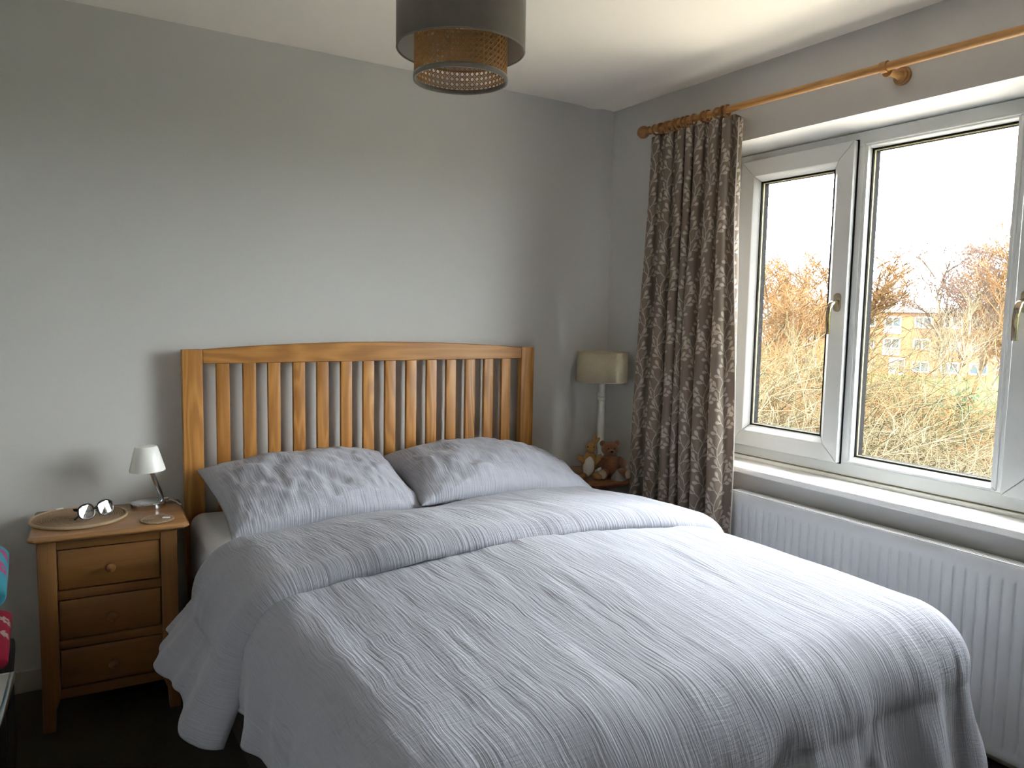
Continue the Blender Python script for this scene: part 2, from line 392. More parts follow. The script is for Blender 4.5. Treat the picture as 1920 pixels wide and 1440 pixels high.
# ================================================================== room shell
H = 2.4; XL, YB = -3.55, -3.95; WT = .30
tag(box('floor', 'carpet', (XL-.2, WT, YB-.2, .2, -.2, 0), bevel=0), kind='structure')
tag(box('wall_back', 'wall', (XL-.2, WT, 0, .2, 0, H+.2), bevel=0), kind='structure')
V0, V1, VZ0, VZ1 = -3.05, -2.15, 1.15, 2.05      # unseen opening added left of the camera to let in fill light
m = MB(); m.box(XL-.2, XL, YB, 0, 0, VZ0); m.box(XL-.2, XL, YB, 0, VZ1, H+.2); m.box(XL-.2, XL, YB, V0, VZ0, VZ1); m.box(XL-.2, XL, V1, 0, VZ0, VZ1)
tag(m.build('wall_left', 'bounce_white'), kind='structure')  # out of view, painted white as a reflector
tag(box('wall_front', 'wall', (XL-.2, WT, YB-.2, YB, 0, H+.2), bevel=0), kind='structure')
WY0, WY1, WZ0, WZ1 = -2.49, -.695, .72, 2.1026       # window opening
m = MB(); m.box(0, WT, YB, 0, 0, WZ0); m.box(0, WT, YB, 0, WZ1, H+.2); m.box(0, WT, YB, WY0, WZ0, WZ1); m.box(0, WT, WY1, 0, WZ0, WZ1)
tag(m.build('wall_right', 'wall'), kind='structure')
# ceiling with the slight plaster ripple along the window wall
xs = np.concatenate([np.linspace(XL, -.6, 6), np.linspace(-.55, 0, 45)]); ys = np.linspace(YB, 0, 30)
X, Y = np.meshgrid(xs, ys, indexing='ij')
Z = H - .007*np.exp(-((X+.15)/.05)**2) + .003*np.exp(-((X+.06)/.03)**2)
m = MB().grid(X, Y, Z, flip=True); m.box(XL, 0, YB, 0, H+.02, H+.2)
tag(m.build('ceiling', 'ceiling', smooth=True), kind='structure')
for nm, b in (('baseboard_back', (XL, -.01, -.018, 0, 0, .078)), ('baseboard_left', (XL, XL+.018, YB, -.018, 0, .078)), ('baseboard_right', (-.018, 0, YB, -.018, 0, .078))):
    tag(box(nm, 'skirting', b, bevel=.004), kind='structure')
# sloping soffit lining and side linings of the window reveal
FX = .13
m = MB().add([(.001, WY0, WZ1), (.001, WY1, WZ1), (FX+.04, WY1, 2.070), (FX+.04, WY0, 2.070), (.001, WY0, WZ1+.0), (FX+.04, WY0, WZ1), (FX+.04, WY1, WZ1)],
             [(0, 1, 2, 3), (0, 3, 5), (1, 6, 2), (3, 2, 6, 5), (0, 5, 6, 1)])
tag(m.build('trim_1', 'white_trim'), kind='structure')
tag(box('trim_2', 'white_trim', (.001, FX, WY1-.004, WY1, .747, 2.09), bevel=0), kind='structure')
tag(box('trim_3', 'white_trim', (.001, FX, WY0, WY0+.004, .747, 2.09), bevel=0), kind='structure')

# ================================================================== window
win = tag(thing('window_1', 'wide white plastic casement window in three lights above the radiator', 'window', (FX, -1.59, .747)), kind='structure')
WO = Vector((FX, -1.59, .747))
def mitred(names, mat, parent, y0, y1, z0, z1, prof, gap=.001, origin=WO, one=False):
    """four mitred members; prof = [(inset, x)] polygon going round the section"""
    objs = []; allm = MB()
    C_ = [(y0, z0, 1, 1), (y1, z0, -1, 1), (y1, z1, -1, -1), (y0, z1, 1, -1)]
    for k in range(4):
        a = C_[k]; b = C_[(k+1) % 4]; n = len(prof); vs_ = []
        dy, dz = np.sign(b[0]-a[0]), np.sign(b[1]-a[1]); g_ = gap if not one else 0
        for (c, sg) in ((a, 1), (b, -1)):
            for (i, x) in prof: vs_.append((x-origin.x, c[0]+c[2]*i+dy*sg*g_-origin.y, c[1]+c[3]*i+dz*sg*g_-origin.z))
        fs = [(i, (i+1) % n, n+(i+1) % n, n+i) for i in range(n)]+[tuple(range(n)), tuple(range(2*n-1, n-1, -1))]
        mm = allm if one else MB(); mm.add(vs_, fs)
        if not one: objs.append(mm.build(names, mat, parent, bevel=.0012, seg=1))
    return allm.build(names, mat, parent) if one else objs
# fixed outer frame
mitred('frame_member', 'upvc', win, WY0+.004, WY1-.004, .762, 2.072, [(0, FX), (.052, FX), (.058, FX+.006), (.058, FX+.07), (0, FX+.07)])
box('frame_foot', 'white_trim', (FX-.012-WO.x, FX+.07-WO.x, WY0+.004-WO.y, WY1-.004-WO.y, .7475-WO.z, .7625-WO.z), win, .003)
box('frame_bead', 'spacer', (FX-.003-WO.x, FX+.01-WO.x, WY0+.004-WO.y, WY1-.004-WO.y, .7625-WO.z, .7665-WO.z), win, .001)
# mullions
for yc in (-1.315, -1.868):
    box('mullion', 'upvc', (0, .07, yc-.021-WO.y, yc+.021-WO.y, .815-WO.z, 2.018-WO.z), win, .002)
def glazing(y0, y1, z0, z1, gx, parent, org):
    r = lambda a, b, c, d, e, f_: (a-org.x, b-org.x, c-org.y, d-org.y, e-org.z, f_-org.z)
    box('glass_pane', 'glass', r(gx, gx+.003, y0-.006, y1+.006, z0-.006, z1+.006), parent, 0)
    mitred('gasket', 'black', parent, y0-.004, y1+.004, z0-.004, z1+.004, [(0, gx-.004), (.0075, gx-.004), (.0075, gx), (0, gx)], one=True, origin=org)
    mitred('spacer_bar', 'spacer', parent, y0-.004, y1+.004, z0-.004, z1+.004, [(0, gx+.0035), (.009, gx+.0035), (.009, gx+.011), (0, gx+.011)], one=True, origin=org)
    mitred('outer_gasket', 'black', parent, y0-.004, y1+.004, z0-.004, z1+.004, [(0, gx+.0115), (.0095, gx+.0115), (.0095, gx+.037), (0, gx+.037)], one=True, origin=org)
# fixed light
mitred('glazing_bead', 'upvc', win, -1.866, -1.317, .818, 2.030, [(0, FX-.004), (.006, FX-.004), (.024, FX+.022), (.024, FX+.03), (0, FX+.03)])
glazing(-1.842, -1.341, .842, 2.006, FX+.024, win, WO)
def sash(y0, y1, z0, z1, hinge):
    fr = mitred('sash_member', 'upvc', win, y0, y1, z0, z1, [(0, .104), (.066, .104), (.069, .107), (.092, .128), (.092, .165), (.0, .15)])
    mitred('seal', 'black', win, y0-.004, y1+.004, z0-.004, z1+.004, [(0, .1245), (.006, .1245), (.006, FX-.0005), (0, FX-.0005)], one=True)
    glazing(y0+.093, y1-.093, z0+.093, z1-.093, .131, win, WO)
    return fr
ZS0, ZS1 = .812, 2.040
fl = sash(-1.295, -.757, ZS0, ZS1, 1); frr = sash(-2.428, -1.890, ZS0, ZS1, -1)
def handle(y, z, parent):
    px, py, pz = .104-WO.x, y-WO.y, z-WO.z
    m = MB()
    ol = arc((0, 0), .0145, 0, 2*PI, 23, lambda a, b: (a, b)); pl = [(a, b+(.022 if b >= 0 else -.022)) for a, b in ol[:-1]]
    n = len(pl)
    m.add([(px, py+a, pz+b) for a, b in pl]+[(px-.008, py+a*.93, pz+b*.96) for a, b in pl], [(i, (i+1) % n, n+(i+1) % n, n+i) for i in range(n)]+[tuple(range(n, 2*n))])
    ro = m.build('handle', 'gold', parent, smooth=True)
    # lever: out from the plate then hanging down
    pts = [(px-.006, py, pz), (px-.026, py, pz-.001), (px-.040, py+.001, pz-.008), (px-.048, py+.002, pz-.024), (px-.050, py+.004, pz-.05), (px-.046, py+.006, pz-.085), (px-.040, py+.008, pz-.122)]
    hw = [.011, .0105, .0105, .0105, .010, .0095, .009]; ht = [.010, .009, .007, .006, .0055, .005, .0045]
    m = MB(); vs_ = []; fs = []
    for i, p in enumerate(pts):
        p = Vector(p); t = (Vector(pts[min(i+1, 6)])-Vector(pts[max(i-1, 0)])).normalized(); sd_ = Vector((0, 1, 0)); sd_ = (sd_-t*sd_.dot(t)).normalized(); up = t.cross(sd_)
        for k in range(10):
            a = 2*PI*k/10; ca, sa = math.cos(a), math.sin(a); sq = lambda q: math.copysign(abs(q)**.6, q)
            vs_.append(p+sd_*hw[i]*sq(ca)+up*ht[i]*sq(sa))
    for j in range(6):
        for k in range(10): k2 = (k+1) % 10; fs.append((j*10+k, j*10+k2, j*10+10+k2, j*10+10+k))
    fs += [tuple(reversed(range(10))), tuple(60+k for k in range(10))]
    m.add(vs_, fs); m.build('lever', 'gold', ro, smooth=True)
    m = MB().lathe([(.0, 0), (.0042, 0), (.0042, .003), (.003, .003), (.003, .0015), (0, .0015)], 16)
    lk = m.build('lock_barrel', 'chrome', ro, smooth=True); move(lk, (px-.053, py+.002, pz-.03), (0, -PI/2, 0))
handle(-1.262, 1.435, fl[1]); handle(-1.922, 1.435, frr[1])
for zz in (1.93, .95):
    m = MB().lathe([(.006, 0), (.006, .085)], 12); h = m.build('hinge', 'upvc', win, smooth=True); h.location = (.112-WO.x, -.748-WO.y, zz-WO.z)
# sill board
m = MB(); pr = [(FX+.02, .7465), (-.034, .7474), (-.040, .744), (-.042, .738), (-.042, .726), (-.038, .721), (FX+.02, .721)]
vs_ = [(x-WO.x, yy-WO.y, z-WO.z) for yy in (WY0-.05, WY1+.05) for x, z in pr]; n = len(pr)
# the horns beside the opening stop at the wall face
m.add(vs_, [(i, (i+1) % n, n+(i+1) % n, n+i) for i in range(n)]+[tuple(range(n)), tuple(range(2*n-1, n-1, -1))])
m.build('window_sill', 'white_trim', win)

w2 = tag(thing('added_window', 'white framed window added unseen left of the camera for fill light', 'window', (XL-.1, (V0+V1)/2, VZ0)), kind='structure')  # helper window out of view, added for soft fill from the left
for b in ((-.45, .45, 0, .05), (-.45, .45, .85, .9), (-.45, -.4, .05, .85), (.4, .45, .05, .85)): box('frame_member', 'upvc', (-.03, .03, b[0], b[1], b[2], b[3]), w2, .003)
box('glass_pane', 'added_glass', (-.003, .003, -.4, .4, .05, .85), w2, 0)

# ================================================================== bed: slatted oak headboard on a divan base
bed = thing('bed', 'double bed with a slatted oak headboard and dark divan base', 'bed', (-1.2877, -1.08, 0))
BX, BY = -1.2877, -1.08
def bbox(name, mat, x0, x1, y0, y1, z0, z1, bev=.003): return box(name, mat, (x0-BX, x1-BX, y0-BY, y1-BY, z0, z1), bed, bev)
bbox('headboard_post', 'oak_z', -2.070, -1.999, -.075, -.040, .0, 1.212); bbox('headboard_post', 'oak_z', -.578, -.507, -.075, -.040, .0, 1.212)
m = MB(); N = 40; vs_ = []
for yy in (-.073, -.042):
    for zt in (0, 1):
        for i in range(N+1):
            t = i/N; vs_.append((-1.9985+t*1.420-BX, yy-BY, 1.158 if not zt else 1.2115+.027*(1-(2*t-1)**2)))
q = N+1; fs = []
for i in range(N): fs += [(i, i+1, q+i+1, q+i), (2*q+i, 3*q+i, 3*q+i+1, 2*q+i+1), (q+i, q+i+1, 3*q+i+1, 3*q+i), (i, 2*q+i, 2*q+i+1, i+1)]
fs += [(0, q, 3*q, 2*q), (N, 2*q+N, 3*q+N, q+N)]
m.add(vs_, fs); m.build('top_rail', 'oak_x', bed, bevel=.003, seg=1)
bbox('bottom_rail', 'oak_x', -1.9985, -.5785, -.072, -.043, .42, .52)
slx = [(-1.950, -1.901), (-1.850, -1.804), (-1.757, -1.708), (-1.657, -1.610), (-1.560, -1.513), (-1.459, -1.413), (-1.362, -1.315), (-1.264, -1.217), (-1.165, -1.119), (-1.068, -1.020), (-.971, -.923), (-.873, -.824), (-.776, -.728), (-.681, -.634)]
for a, b in slx:
    c = (a+b)/2; o = MB().box(-.0240, .0240, -.010, .010, -.325, .325).build('slat', 'oak_z', bed, bevel=.0025); o.location = (c-BX, -.058-BY, .835)
bbox('divan_base', 'divan', -2.045, -.530, -2.09, -.080, .05, .335, .015)
for x in (-1.95, -.63):
    for y in (-2.0, -.2):
        o = MB().lathe([(.02, 0), (.024, .05)], 16).build('castor_foot', 'black', bed, smooth=True); o.location = (x-BX, y-BY, 0)
# mattress in fitted sheet
m = MB(); n1, n2 = 50, 60
def rbox_surface(x0, x1, y0, y1, z0, z1, r, seed):
    bm = bmesh.new(); bmesh.ops.create_cube(bm, size=1)
    for v in bm.verts: v.co = Vector(((x0+x1)/2+v.co.x*(x1-x0), (y0+y1)/2+v.co.y*(y1-y0), (z0+z1)/2+v.co.z*(z1-z0)))
    bmesh.ops.bevel(bm, geom=list(bm.edges), offset=r, segments=6, affect='EDGES', profile=.5)
    bmesh.ops.subdivide_edges(bm, edges=[e for e in bm.edges if e.calc_length() > .2], cuts=24, use_grid_fill=True)
    for v in bm.verts:
        p = v.co; k = mnoise.noise(Vector((p.x*5, p.y*7, p.z*6+seed)))*.006+mnoise.noise(Vector((p.x*17, p.y*19, p.z*15+seed)))*.0025
        v.co = p+v.normal*k
    return bm
bm = rbox_surface(-2.062, -.515, -2.07, -.082, .337, .600, .05, 3.1)
me = bpy.data.meshes.new('mattress'); bm.to_mesh(me); bm.free(); me.materials.append(M['sheet']); me.polygons.foreach_set('use_smooth', [True]*len(me.polygons))
o = bpy.data.objects.new('mattress', me); COL.objects.link(o); tag(o, 'mattress in a smooth white fitted sheet under the duvet', 'mattress')

# ------------------------------------------------------------------ duvet
CX0 = -1.2877; A_ = .665; RR = .165; T0Y = -.545; TB = 1.455
def duvet_surface(S, T, lift, flare, hemw=0.0, seed=1):
    dx = np.maximum(np.abs(S)-A_, 0); dt = np.maximum(T-TB, 0); d = np.hypot(dx, dt)+1e-9
    ux = np.sign(S)*dx/d; ut = dt/d
    arcl = RR*PI/2; dd = np.minimum(d, arcl); ex = np.maximum(d-arcl, 0)
    fl = flare(S, T) if callable(flare) else flare
    off = RR*np.sin(dd/RR)+ex*np.sin(np.arctan(fl)); drop = RR*(1-np.cos(dd/RR))+ex*np.cos(np.arctan(fl))
    core_x = np.clip(S, -A_, A_); core_t = np.minimum(T, TB)
    x = CX0+core_x+ux*off; y = T0Y-(core_t+ut*off)
    puff = (.008+.055*sstep(-.1, .75, T)*(1-np.clip((T-.75)/(TB-.75), 0, 1)**2))*(1-(np.clip(S, -A_, A_)/A_)**2)
    z = .626+.012*sstep(0, .7, T)+puff-drop
    # normals (approximate) for displacement
    a = dd/RR; nx = ux*np.sin(a); ny = -ut*np.sin(a); nz = np.cos(a)
    hang = sstep(.12, .45, d)
    along = np.where(dx > dt, T, S*1.0)+np.arctan2(dt, dx+1e-6)*.45*(dx > 0)*(dt > 0)
    w = .009*vnoise(S*3.1+5, T*2.6+seed, seed)+.0035*vnoise(S*8+1, T*4+2, seed+1)+.0016*vnoise(S*26+T*3, T*4.5+7, seed+2)+.0008*vnoise(S*55, T*11, seed+3)
    w += hang*(.016*np.sin(along*17+3*vnoise(S*2, T*2, seed+4))+.010*np.sin(along*37+1.3)*vnoise(S*3, T*3, seed+5))
    w += hang*.010*vnoise(along*22, d*5, seed+6)
    w += lift
    return x+nx*w, y+ny*w, z+nz*w
duv = thing('duvet', 'lavender grey crinkled cotton duvet turned back across the bed', 'duvet', (CX0, -1.3, .3))
DO = (CX0, -1.3, .3)
def cloth(name, S, T, P, parent, thick, mat='bedding'):
    m = MB().grid(P[0]-DO[0], P[1]-DO[1], P[2]-DO[2], uv=(S, T))
    o = m.build(name, mat, parent, smooth=True)
    return solidify(o, thick, 0)
s_ = np.linspace(-(A_+.350), A_+.52, 430); t_ = np.linspace(.30, TB+.62, 340)
S, T = np.meshgrid(s_, t_, indexing='ij')
P = duvet_surface(S, T, 0.0, lambda s, t: .10+.14*(t > TB)*sstep(TB, TB+.2, t), seed=11)
# the bag of the duvet scoops up at the near-left hem
cloth('duvet_body', S, T, P, duv, .012)
# turned-back flap
t_ = np.concatenate([np.linspace(-.055, .02, 12)[:-1], np.linspace(.02, .63, 150), np.linspace(.633, .70, 20)])
q = np.linspace(0, 1, 420); TT = t_[None, :].repeat(len(q), 0)
left_len = A_+.385+.012*np.sin((TT-.1)*14)+.05*sstep(-.05, .66, TT); right_len = A_+.38+0*TT
SS = -left_len+q[:, None]*(left_len+right_len)
edge = 1-np.clip((TT-.63)/.07, 0, 1)**2; head = 1-np.clip((.02-TT)/.075, 0, 1)**2
lift = (.020+.026*sstep(0, .35, TT))*np.sqrt(np.clip(edge, 0, 1))-.004 - .045*(1-np.sqrt(np.clip(head, 0, 1)))
TT = TT+(.045+.055*sstep(.5, -.7, SS))*(1-sstep(0, .6, TT))
skew = .025*np.sin(SS*2.2)+.02*vnoise(SS*3, TT*0, 31)
P = duvet_surface(SS, TT+skew*sstep(0, .6, TT), lift, lambda s, t: np.where(s < 0, 1.0-.58*sstep(.05, .68, t), .22), seed=21)
cloth('turned_back_flap', SS, TT, P, duv, .014)

# ------------------------------------------------------------------ pillows
def pillow(name, L, Wd, Th, loc, rot, seed, label, bend=0.0, dent=None):
    n1, n2 = 110, 80; e = lambda n: np.sin(np.linspace(-PI/2, PI/2, n))
    U, V = np.meshgrid(e(n1), e(n2), indexing='ij')
    m = MB()
    for sg in (1, -1):
        prof = (np.clip(1-U**2, 0, 1)**.42)*(np.clip(1-V**2, 0, 1)**.42)
        zz = sg*Th/2*prof*(1.0 if sg > 0 else .75)
        wr = .008*vnoise(U*3+seed, V*3, seed)+.005*vnoise(U*9+seed, V*6, seed+1)+.0035*vnoise(U*24, V*7, seed+2)
        if dent: wr = wr-.022*np.exp(-(((U-dent[0])*.9+(V-dent[1])*.5)/.09)**2-(((V-dent[1])*.9-(U-dent[0])*.5)/.35)**2)
        zz = zz+wr*np.clip(prof*1.6, 0, 1)
        x = L/2*U*(1-.045*(1-V**2)*np.abs(U)**4)*(1+.02*np.abs(U*V)); y = Wd/2*V*(1-.07*(1-U**2)*np.abs(V)**4)*(1+.03*np.abs(U*V))
        zz = zz-bend*(U**2)
        m.grid(x, y, zz, uv=(y*1.0, x*.9) if False else (x, y), flip=sg < 0)
    o = m.build(name, 'pillow', smooth=True); move(o, loc, rot)
    bm = bmesh.new(); bm.from_mesh(o.data); bmesh.ops.remove_doubles(bm, verts=bm.verts, dist=1e-5); bm.to_mesh(o.data); bm.free()
    return tag(o, label, 'pillow', 'pillows against the headboard')
pillow('pillow', .735, .47, .185, (-1.640, -.305, .700), (math.radians(19), 0, math.radians(4)), 41, 'creased grey pillow nearest the table lamp with chrome base', .02, (.05, -.25))
pillow('pillow', .83, .46, .215, (-.872, -.325, .695), (math.radians(13), math.radians(4), math.radians(-2)), 52, 'plump grey pillow nearest the curtained window', .035)

# ================================================================== left nightstand
NR = -math.atan2(.022, .373)
ns = thing('nightstand', 'brown oak nightstand with three drawers left of the bed', 'nightstand', (-2.544, -.359, 0), NR)
def nb(name, mat, b, bev=.003, parent=None): return box(name, mat, b, parent or ns, bev)
ND = .315                                   # depth of the carcass, local +y goes to the wall
for x0, x1, y0, y1, sx, sy in ((0, .052, 0, .045, 1, 1), (.351, .403, 0, .045, -1, 1), (0, .045, ND-.045, ND, 1, 0), (.358, .403, ND-.045, ND, -1, 0)):
    # square leg post that tapers below the carcass
    m = MB(); xi = x1 if sx > 0 else x0; xo = x0 if sx > 0 else x1; tp = .018*sx
    lv = [(0.0, tp), (.072, tp*.75), (.098, tp*.2), (.108, 0), (.628, 0)]
    vs_ = []
    for z, tq in lv: vs_ += [(xo, y0, z), (xi-tq, y0, z), (xi-tq, y1, z), (xo, y1, z)]
    fs = [(0, 3, 2, 1)]+[(4*j+k, 4*j+(k+1) % 4, 4*j+4+(k+1) % 4, 4*j+4+k) for j in range(4) for k in range(4)]+[(16, 17, 18, 19)]
    m.add(vs_, fs).build('leg', 'night_z', ns, bevel=.004)
for x0, x1 in ((.006, .018), (.385, .397)): nb('side_panel', 'night_y', (x0, x1, .045, ND-.045, .108, .628))
nb('back_panel', 'night_z', (.045, .358, ND-.012, ND-.004, .108, .628))
for z0, z1 in ((.596, .628), (.431, .460), (.269, .297), (.104, .137)): nb('front_rail', 'night_x', (.052, .351, .003, .030, z0, z1), .0015)
for z0, z1 in ((.460, .596), (.297, .431), (.137, .269)):
    d = nb('drawer', 'night_x', (.0555, .3475, .005, .022, z0+.004, z1-.004), .002)
    m = MB(); zc = (z0+z1)/2-.004
    m.lathe([(.0, 0), (.006, 0), (.0065, .008), (.009, .012), (.0135, .017), (.015, .022), (.0135, .027), (.008, .030), (0, .031)], 24)
    k = m.build('knob', 'night_z', d, smooth=True); move(k, (.203, .004, zc), (PI/2, 0, 0))
# top board with a rounded edge and clipped corners
m = MB(); x0, x1, y0, y1 = -.024, .440, -.036, ND+.012; ch = .018
ol = [(x0+ch, y0), (x1-ch, y0), (x1, y0+ch), (x1, y1), (x0, y1), (x0, y0+ch)]
n = len(ol); cxm, cym = (x0+x1)/2, (y0+y1)/2
vs_ = []
for ins, z in ((.020, .628), (.006, .631), (0, .638), (.001, .644), (.007, .650), (.014, .652)):
    for a, b in ol: vs_.append((cxm+(a-cxm)*(1-ins/.23), cym+(b-cym)*(1-ins/.18), z))
fs = [tuple(reversed(range(n)))]+[(j*n+i, j*n+(i+1) % n, j*n+n+(i+1) % n, j*n+n+i) for j in range(5) for i in range(n)]+[tuple(5*n+i for i in range(n))]
m.add(vs_, fs).build('top', 'top_x', ns, bevel=.0015, seg=2)
NZ = .6525
# round braided placemat and coaster: coiled cord
def coil(name, R_, cord, loc, label, cat, rim):
    t = thing(name, label, cat, loc); a = 0; pts = []
    turns = int((R_-rim*1.2)/cord); N = turns*44
    for i in range(N+1):
        th = 2*PI*turns*i/N; rr = cord*.4+cord*turns*i/N
        pts.append((rr*math.cos(th), rr*math.sin(th), cord*.52+.0006*math.sin(i*2.1)))
    MB().tube(pts, cord*.52, 6).build('coiled_cord', 'jute', t, smooth=True)
    MB().tube([((R_-rim)*math.cos(2*PI*i/64), (R_-rim)*math.sin(2*PI*i/64), rim*.62) for i in range(64)], rim*.62, 8, closed=True).build('rim', 'jute_rim', t, smooth=True)
    return t
pm = coil('placemat', .150, .0075, (-2.420, -.208, NZ), 'large round woven jute placemat on the nightstand', 'placemat', .0085)
o = box('label_tag', 'tag', (-.011, .011, -.006, .006, 0, .0015), pm, 0); move(o, (-.055, .125, .0108), (0, 0, .3))
cs = coil('coaster', .054, .006, (-2.197, -.348, NZ), 'small round woven jute coaster with a white tag', 'coaster', .005)
o = box('label_tag', 'tag', (-.012, .012, -.008, .008, 0, .0015), cs, 0); move(o, (.026, -.012, .0078), (0, 0, -.35))
# spectacles lying folded on the placemat
gl = thing('glasses', 'black framed glasses lying on the round placemat', 'glasses', (-2.368, -.262, NZ+.0115), math.radians(30))
for sx in (-1, 1):
    cx = sx*.034; n = 36; ol = []
    for i in range(n):
        a = 2*PI*i/n; ca, sa = math.cos(a), math.sin(a); ol.append((cx+.028*math.copysign(abs(ca)**.8, ca), .0025*abs(sx*ca), .0265+.024*math.copysign(abs(sa)**.85, sa)))
    rm = MB().tube(ol, .0028, 6, closed=True).build('rim', 'frame_black', gl, smooth=True)
    m = MB(); c0 = (cx, .001, .0265); m.add([(p[0], p[1]+.0, p[2]) for p in ol], [tuple(range(n))]); ln = m.build('lens', 'lens', rm)
    o = MB().tube([(sx*.062, .004, .040), (sx*.067, .012, .042), (sx*.060, .020, .038), (sx*.02, .026, .030), (-sx*.035, .028+.005*sx, .021), (-sx*.058, .030+.005*sx, .010)], [.0035, .0035, .003, .0028, .003, .0035], 6).build('temple', 'frame_black', gl, smooth=True)
MB().tube([(-.007, 0, .032), (0, -.002, .036), (.007, 0, .032)], .0025, 6).build('bridge', 'frame_black', gl, smooth=True)
gl.rotation_euler = (math.radians(-16), 0, math.radians(33))
# small chrome lamp with a white cone shade
tl = thing('table_lamp', 'small white cone shade lamp on a round chrome base', 'lamp', (-2.203, -.150, NZ))
MB().lathe([(0, 0), (.056, 0), (.0575, .003), (.0575, .019), (.055, .0225), (.052, .0235), (0, .0245)], 56).build('base', 'chrome', tl, smooth=True, angle=30)
MB().tube([(.046, .012, .018), (.041, .010, .045), (.008, .0, .142)], .0078, 14).build('stem', 'chrome', tl, smooth=True)
o = MB().lathe([(.0085, 0), (.0085, .016)], 16).build('pivot', 'chrome', tl, smooth=True); move(o, (.052, .012, .022), (0, PI/2, 0))
sh = MB().lathe([(.056, 0), (.0590, .001), (.0595, .004), (.0385, .084), (.034, .089), (0, .0905), (0, .088), (.033, .086), (.0365, .082), (.0565, .004), (.056, 0)], 56, caps=False).build('lamp_shade', 'lampwhite', tl, smooth=True)
move(sh, (.0, 0, .132), (0, math.radians(-2), 0))
MB().tube([(.056, .012, .012), (.075, .014, .016), (.092, .006, .010), (.1, -.01, .003), (.106, -.03, .003)], .0025, 8).build('cable', 'cable', tl, smooth=True)

# ================================================================== round table, lamp and soft toys in the corner
RTX, RTY, RTZ = -.262, -.222, .600
rt = thing('side_table', 'round brown wooden side table in the corner', 'table', (RTX, RTY, 0))
MB().lathe([(0, RTZ-.024), (.198, RTZ-.024), (.207, RTZ-.019), (.210, RTZ-.011), (.207, RTZ-.003), (.200, RTZ), (0, RTZ)], 72).build('table_top', 'round_x', rt, smooth=True, angle=30)
MB().lathe([(.06, RTZ-.06), (.13, RTZ-.05), (.16, RTZ-.025)], 40).build('apron', 'round_x', rt, smooth=True)
MB().lathe([(.030, .10), (.034, .16), (.022, .24), (.030, .36), (.024, .46), (.034, .52), (.06, .545)], 28).build('pedestal', 'round_x', rt, smooth=True)
for k in range(3):
    a = 2*PI*k/3+.5; MB().tube([(0.01*math.cos(a), .01*math.sin(a), .15), (.09*math.cos(a), .09*math.sin(a), .10), (.17*math.cos(a), .17*math.sin(a), .012)], [.018, .016, .012], 10).build('leg', 'round_x', rt, smooth=True)
bl = thing('table_lamp', 'turned white wooden lamp with a cream drum shade in the corner', 'lamp', (-.172, -.178, RTZ))
MB().lathe([(0, 0), (.052, 0), (.054, .010), (.046, .018), (.034, .024), (.026, .034), (.020, .050), (.0155, .075), (.0165, .10), (.019, .16), (.0175, .22), (.0150, .29), (.0135, .325), (.0155, .333), (.0135, .338), (.0135, .350), (.0195, .356), (.0195, .366), (.0150, .370), (.0190, .378), (.0190, .388), (.0150, .395), (.0165, .43), (.010, .44), (.010, .48), (0, .48)], 32).build('turned_stem', 'painted', bl, smooth=True, angle=30)
o = MB().lathe([(.1275, 0), (.1225, .143)], 64, caps=False).build('lamp_shade', 'linen', bl, smooth=True); o.location = (0, 0, .447); solidify(o, .003)
for z, r in ((.447, .1275), (.590, .1225)):
    MB().tube([(r*math.cos(2*PI*i/56), r*math.sin(2*PI*i/56), z) for i in range(56)], .0022, 6, closed=True).build('shade_rim', 'linen', bl, smooth=True)
for k in range(3): a = 2*PI*k/3+.4; MB().tube([(0, 0, .47), (.123*math.cos(a), .123*math.sin(a), .575)], .0015, 6).build('shade_spoke', 'steel', bl)

def blob(name, mat, parent, c, r, rot=(0, 0, 0), seed=0, n=20):
    bm = bmesh.new(); bmesh.ops.create_uvsphere(bm, u_segments=n, v_segments=n//2+2, radius=1)
    for v in bm.verts:
        k = 1+.05*mnoise.noise(v.co*2.3+Vector((seed, seed*2.1, 0))); v.co = Vector((v.co.x*r[0]*k, v.co.y*r[1]*k, v.co.z*r[2]*k))
    me = bpy.data.meshes.new(name); bm.to_mesh(me); bm.free(); me.materials.append(M[mat]); me.polygons.foreach_set('use_smooth', [True]*len(me.polygons))
    o = bpy.data.objects.new(name, me); COL.objects.link(o); o.parent = parent; move(o, c, rot); return o
# plain soft rabbit, sitting
rb = thing('plush_rabbit', 'small tan plush rabbit with a cream tummy sitting on the round table', 'soft toy', (-.332, -.300, RTZ), math.radians(-28))
blob('body', 'tan', rb, (0, 0, .072), (.036, .032, .062), (0, .12, 0), 1)
blob('tummy', 'cream', rb, (-.004, -.016, .062), (.027, .022, .052), (0, .12, 0), 2)
hd = blob('head', 'tan', rb, (.006, -.010, .150), (.026, .030, .026), (0, 0, 0), 3)
blob('muzzle', 'tan', hd, (-.010, -.024, -.006), (.016, .016, .013), (0, 0, 0), 4)
blob('ear', 'tan', hd, (.014, .008, .036), (.010, .006, .026), (0, .25, .2), 5); blob('ear', 'tan', hd, (.024, .016, .026), (.010, .006, .026), (0, .9, .2), 6)
for sx in (-1, 1): blob('eye', 'dark', hd, (sx*.014-.006, -.026, .006), (.003, .003, .0035))
for sx, a in ((-1, .9), (1, -.6)):
    ar = blob('arm', 'tan', rb, (sx*.038, -.012, .092), (.014, .014, .032), (0, -a, 0), 7); blob('paw', 'tan', ar, (0, 0, -.034), (.012, .012, .012), (0, 0, 0), 8)
for sx in (-1, 1):
    blob('leg', 'tan', rb, (sx*.032, -.034, .017), (.018, .034, .0165), (0, 0, sx*.45), 9)
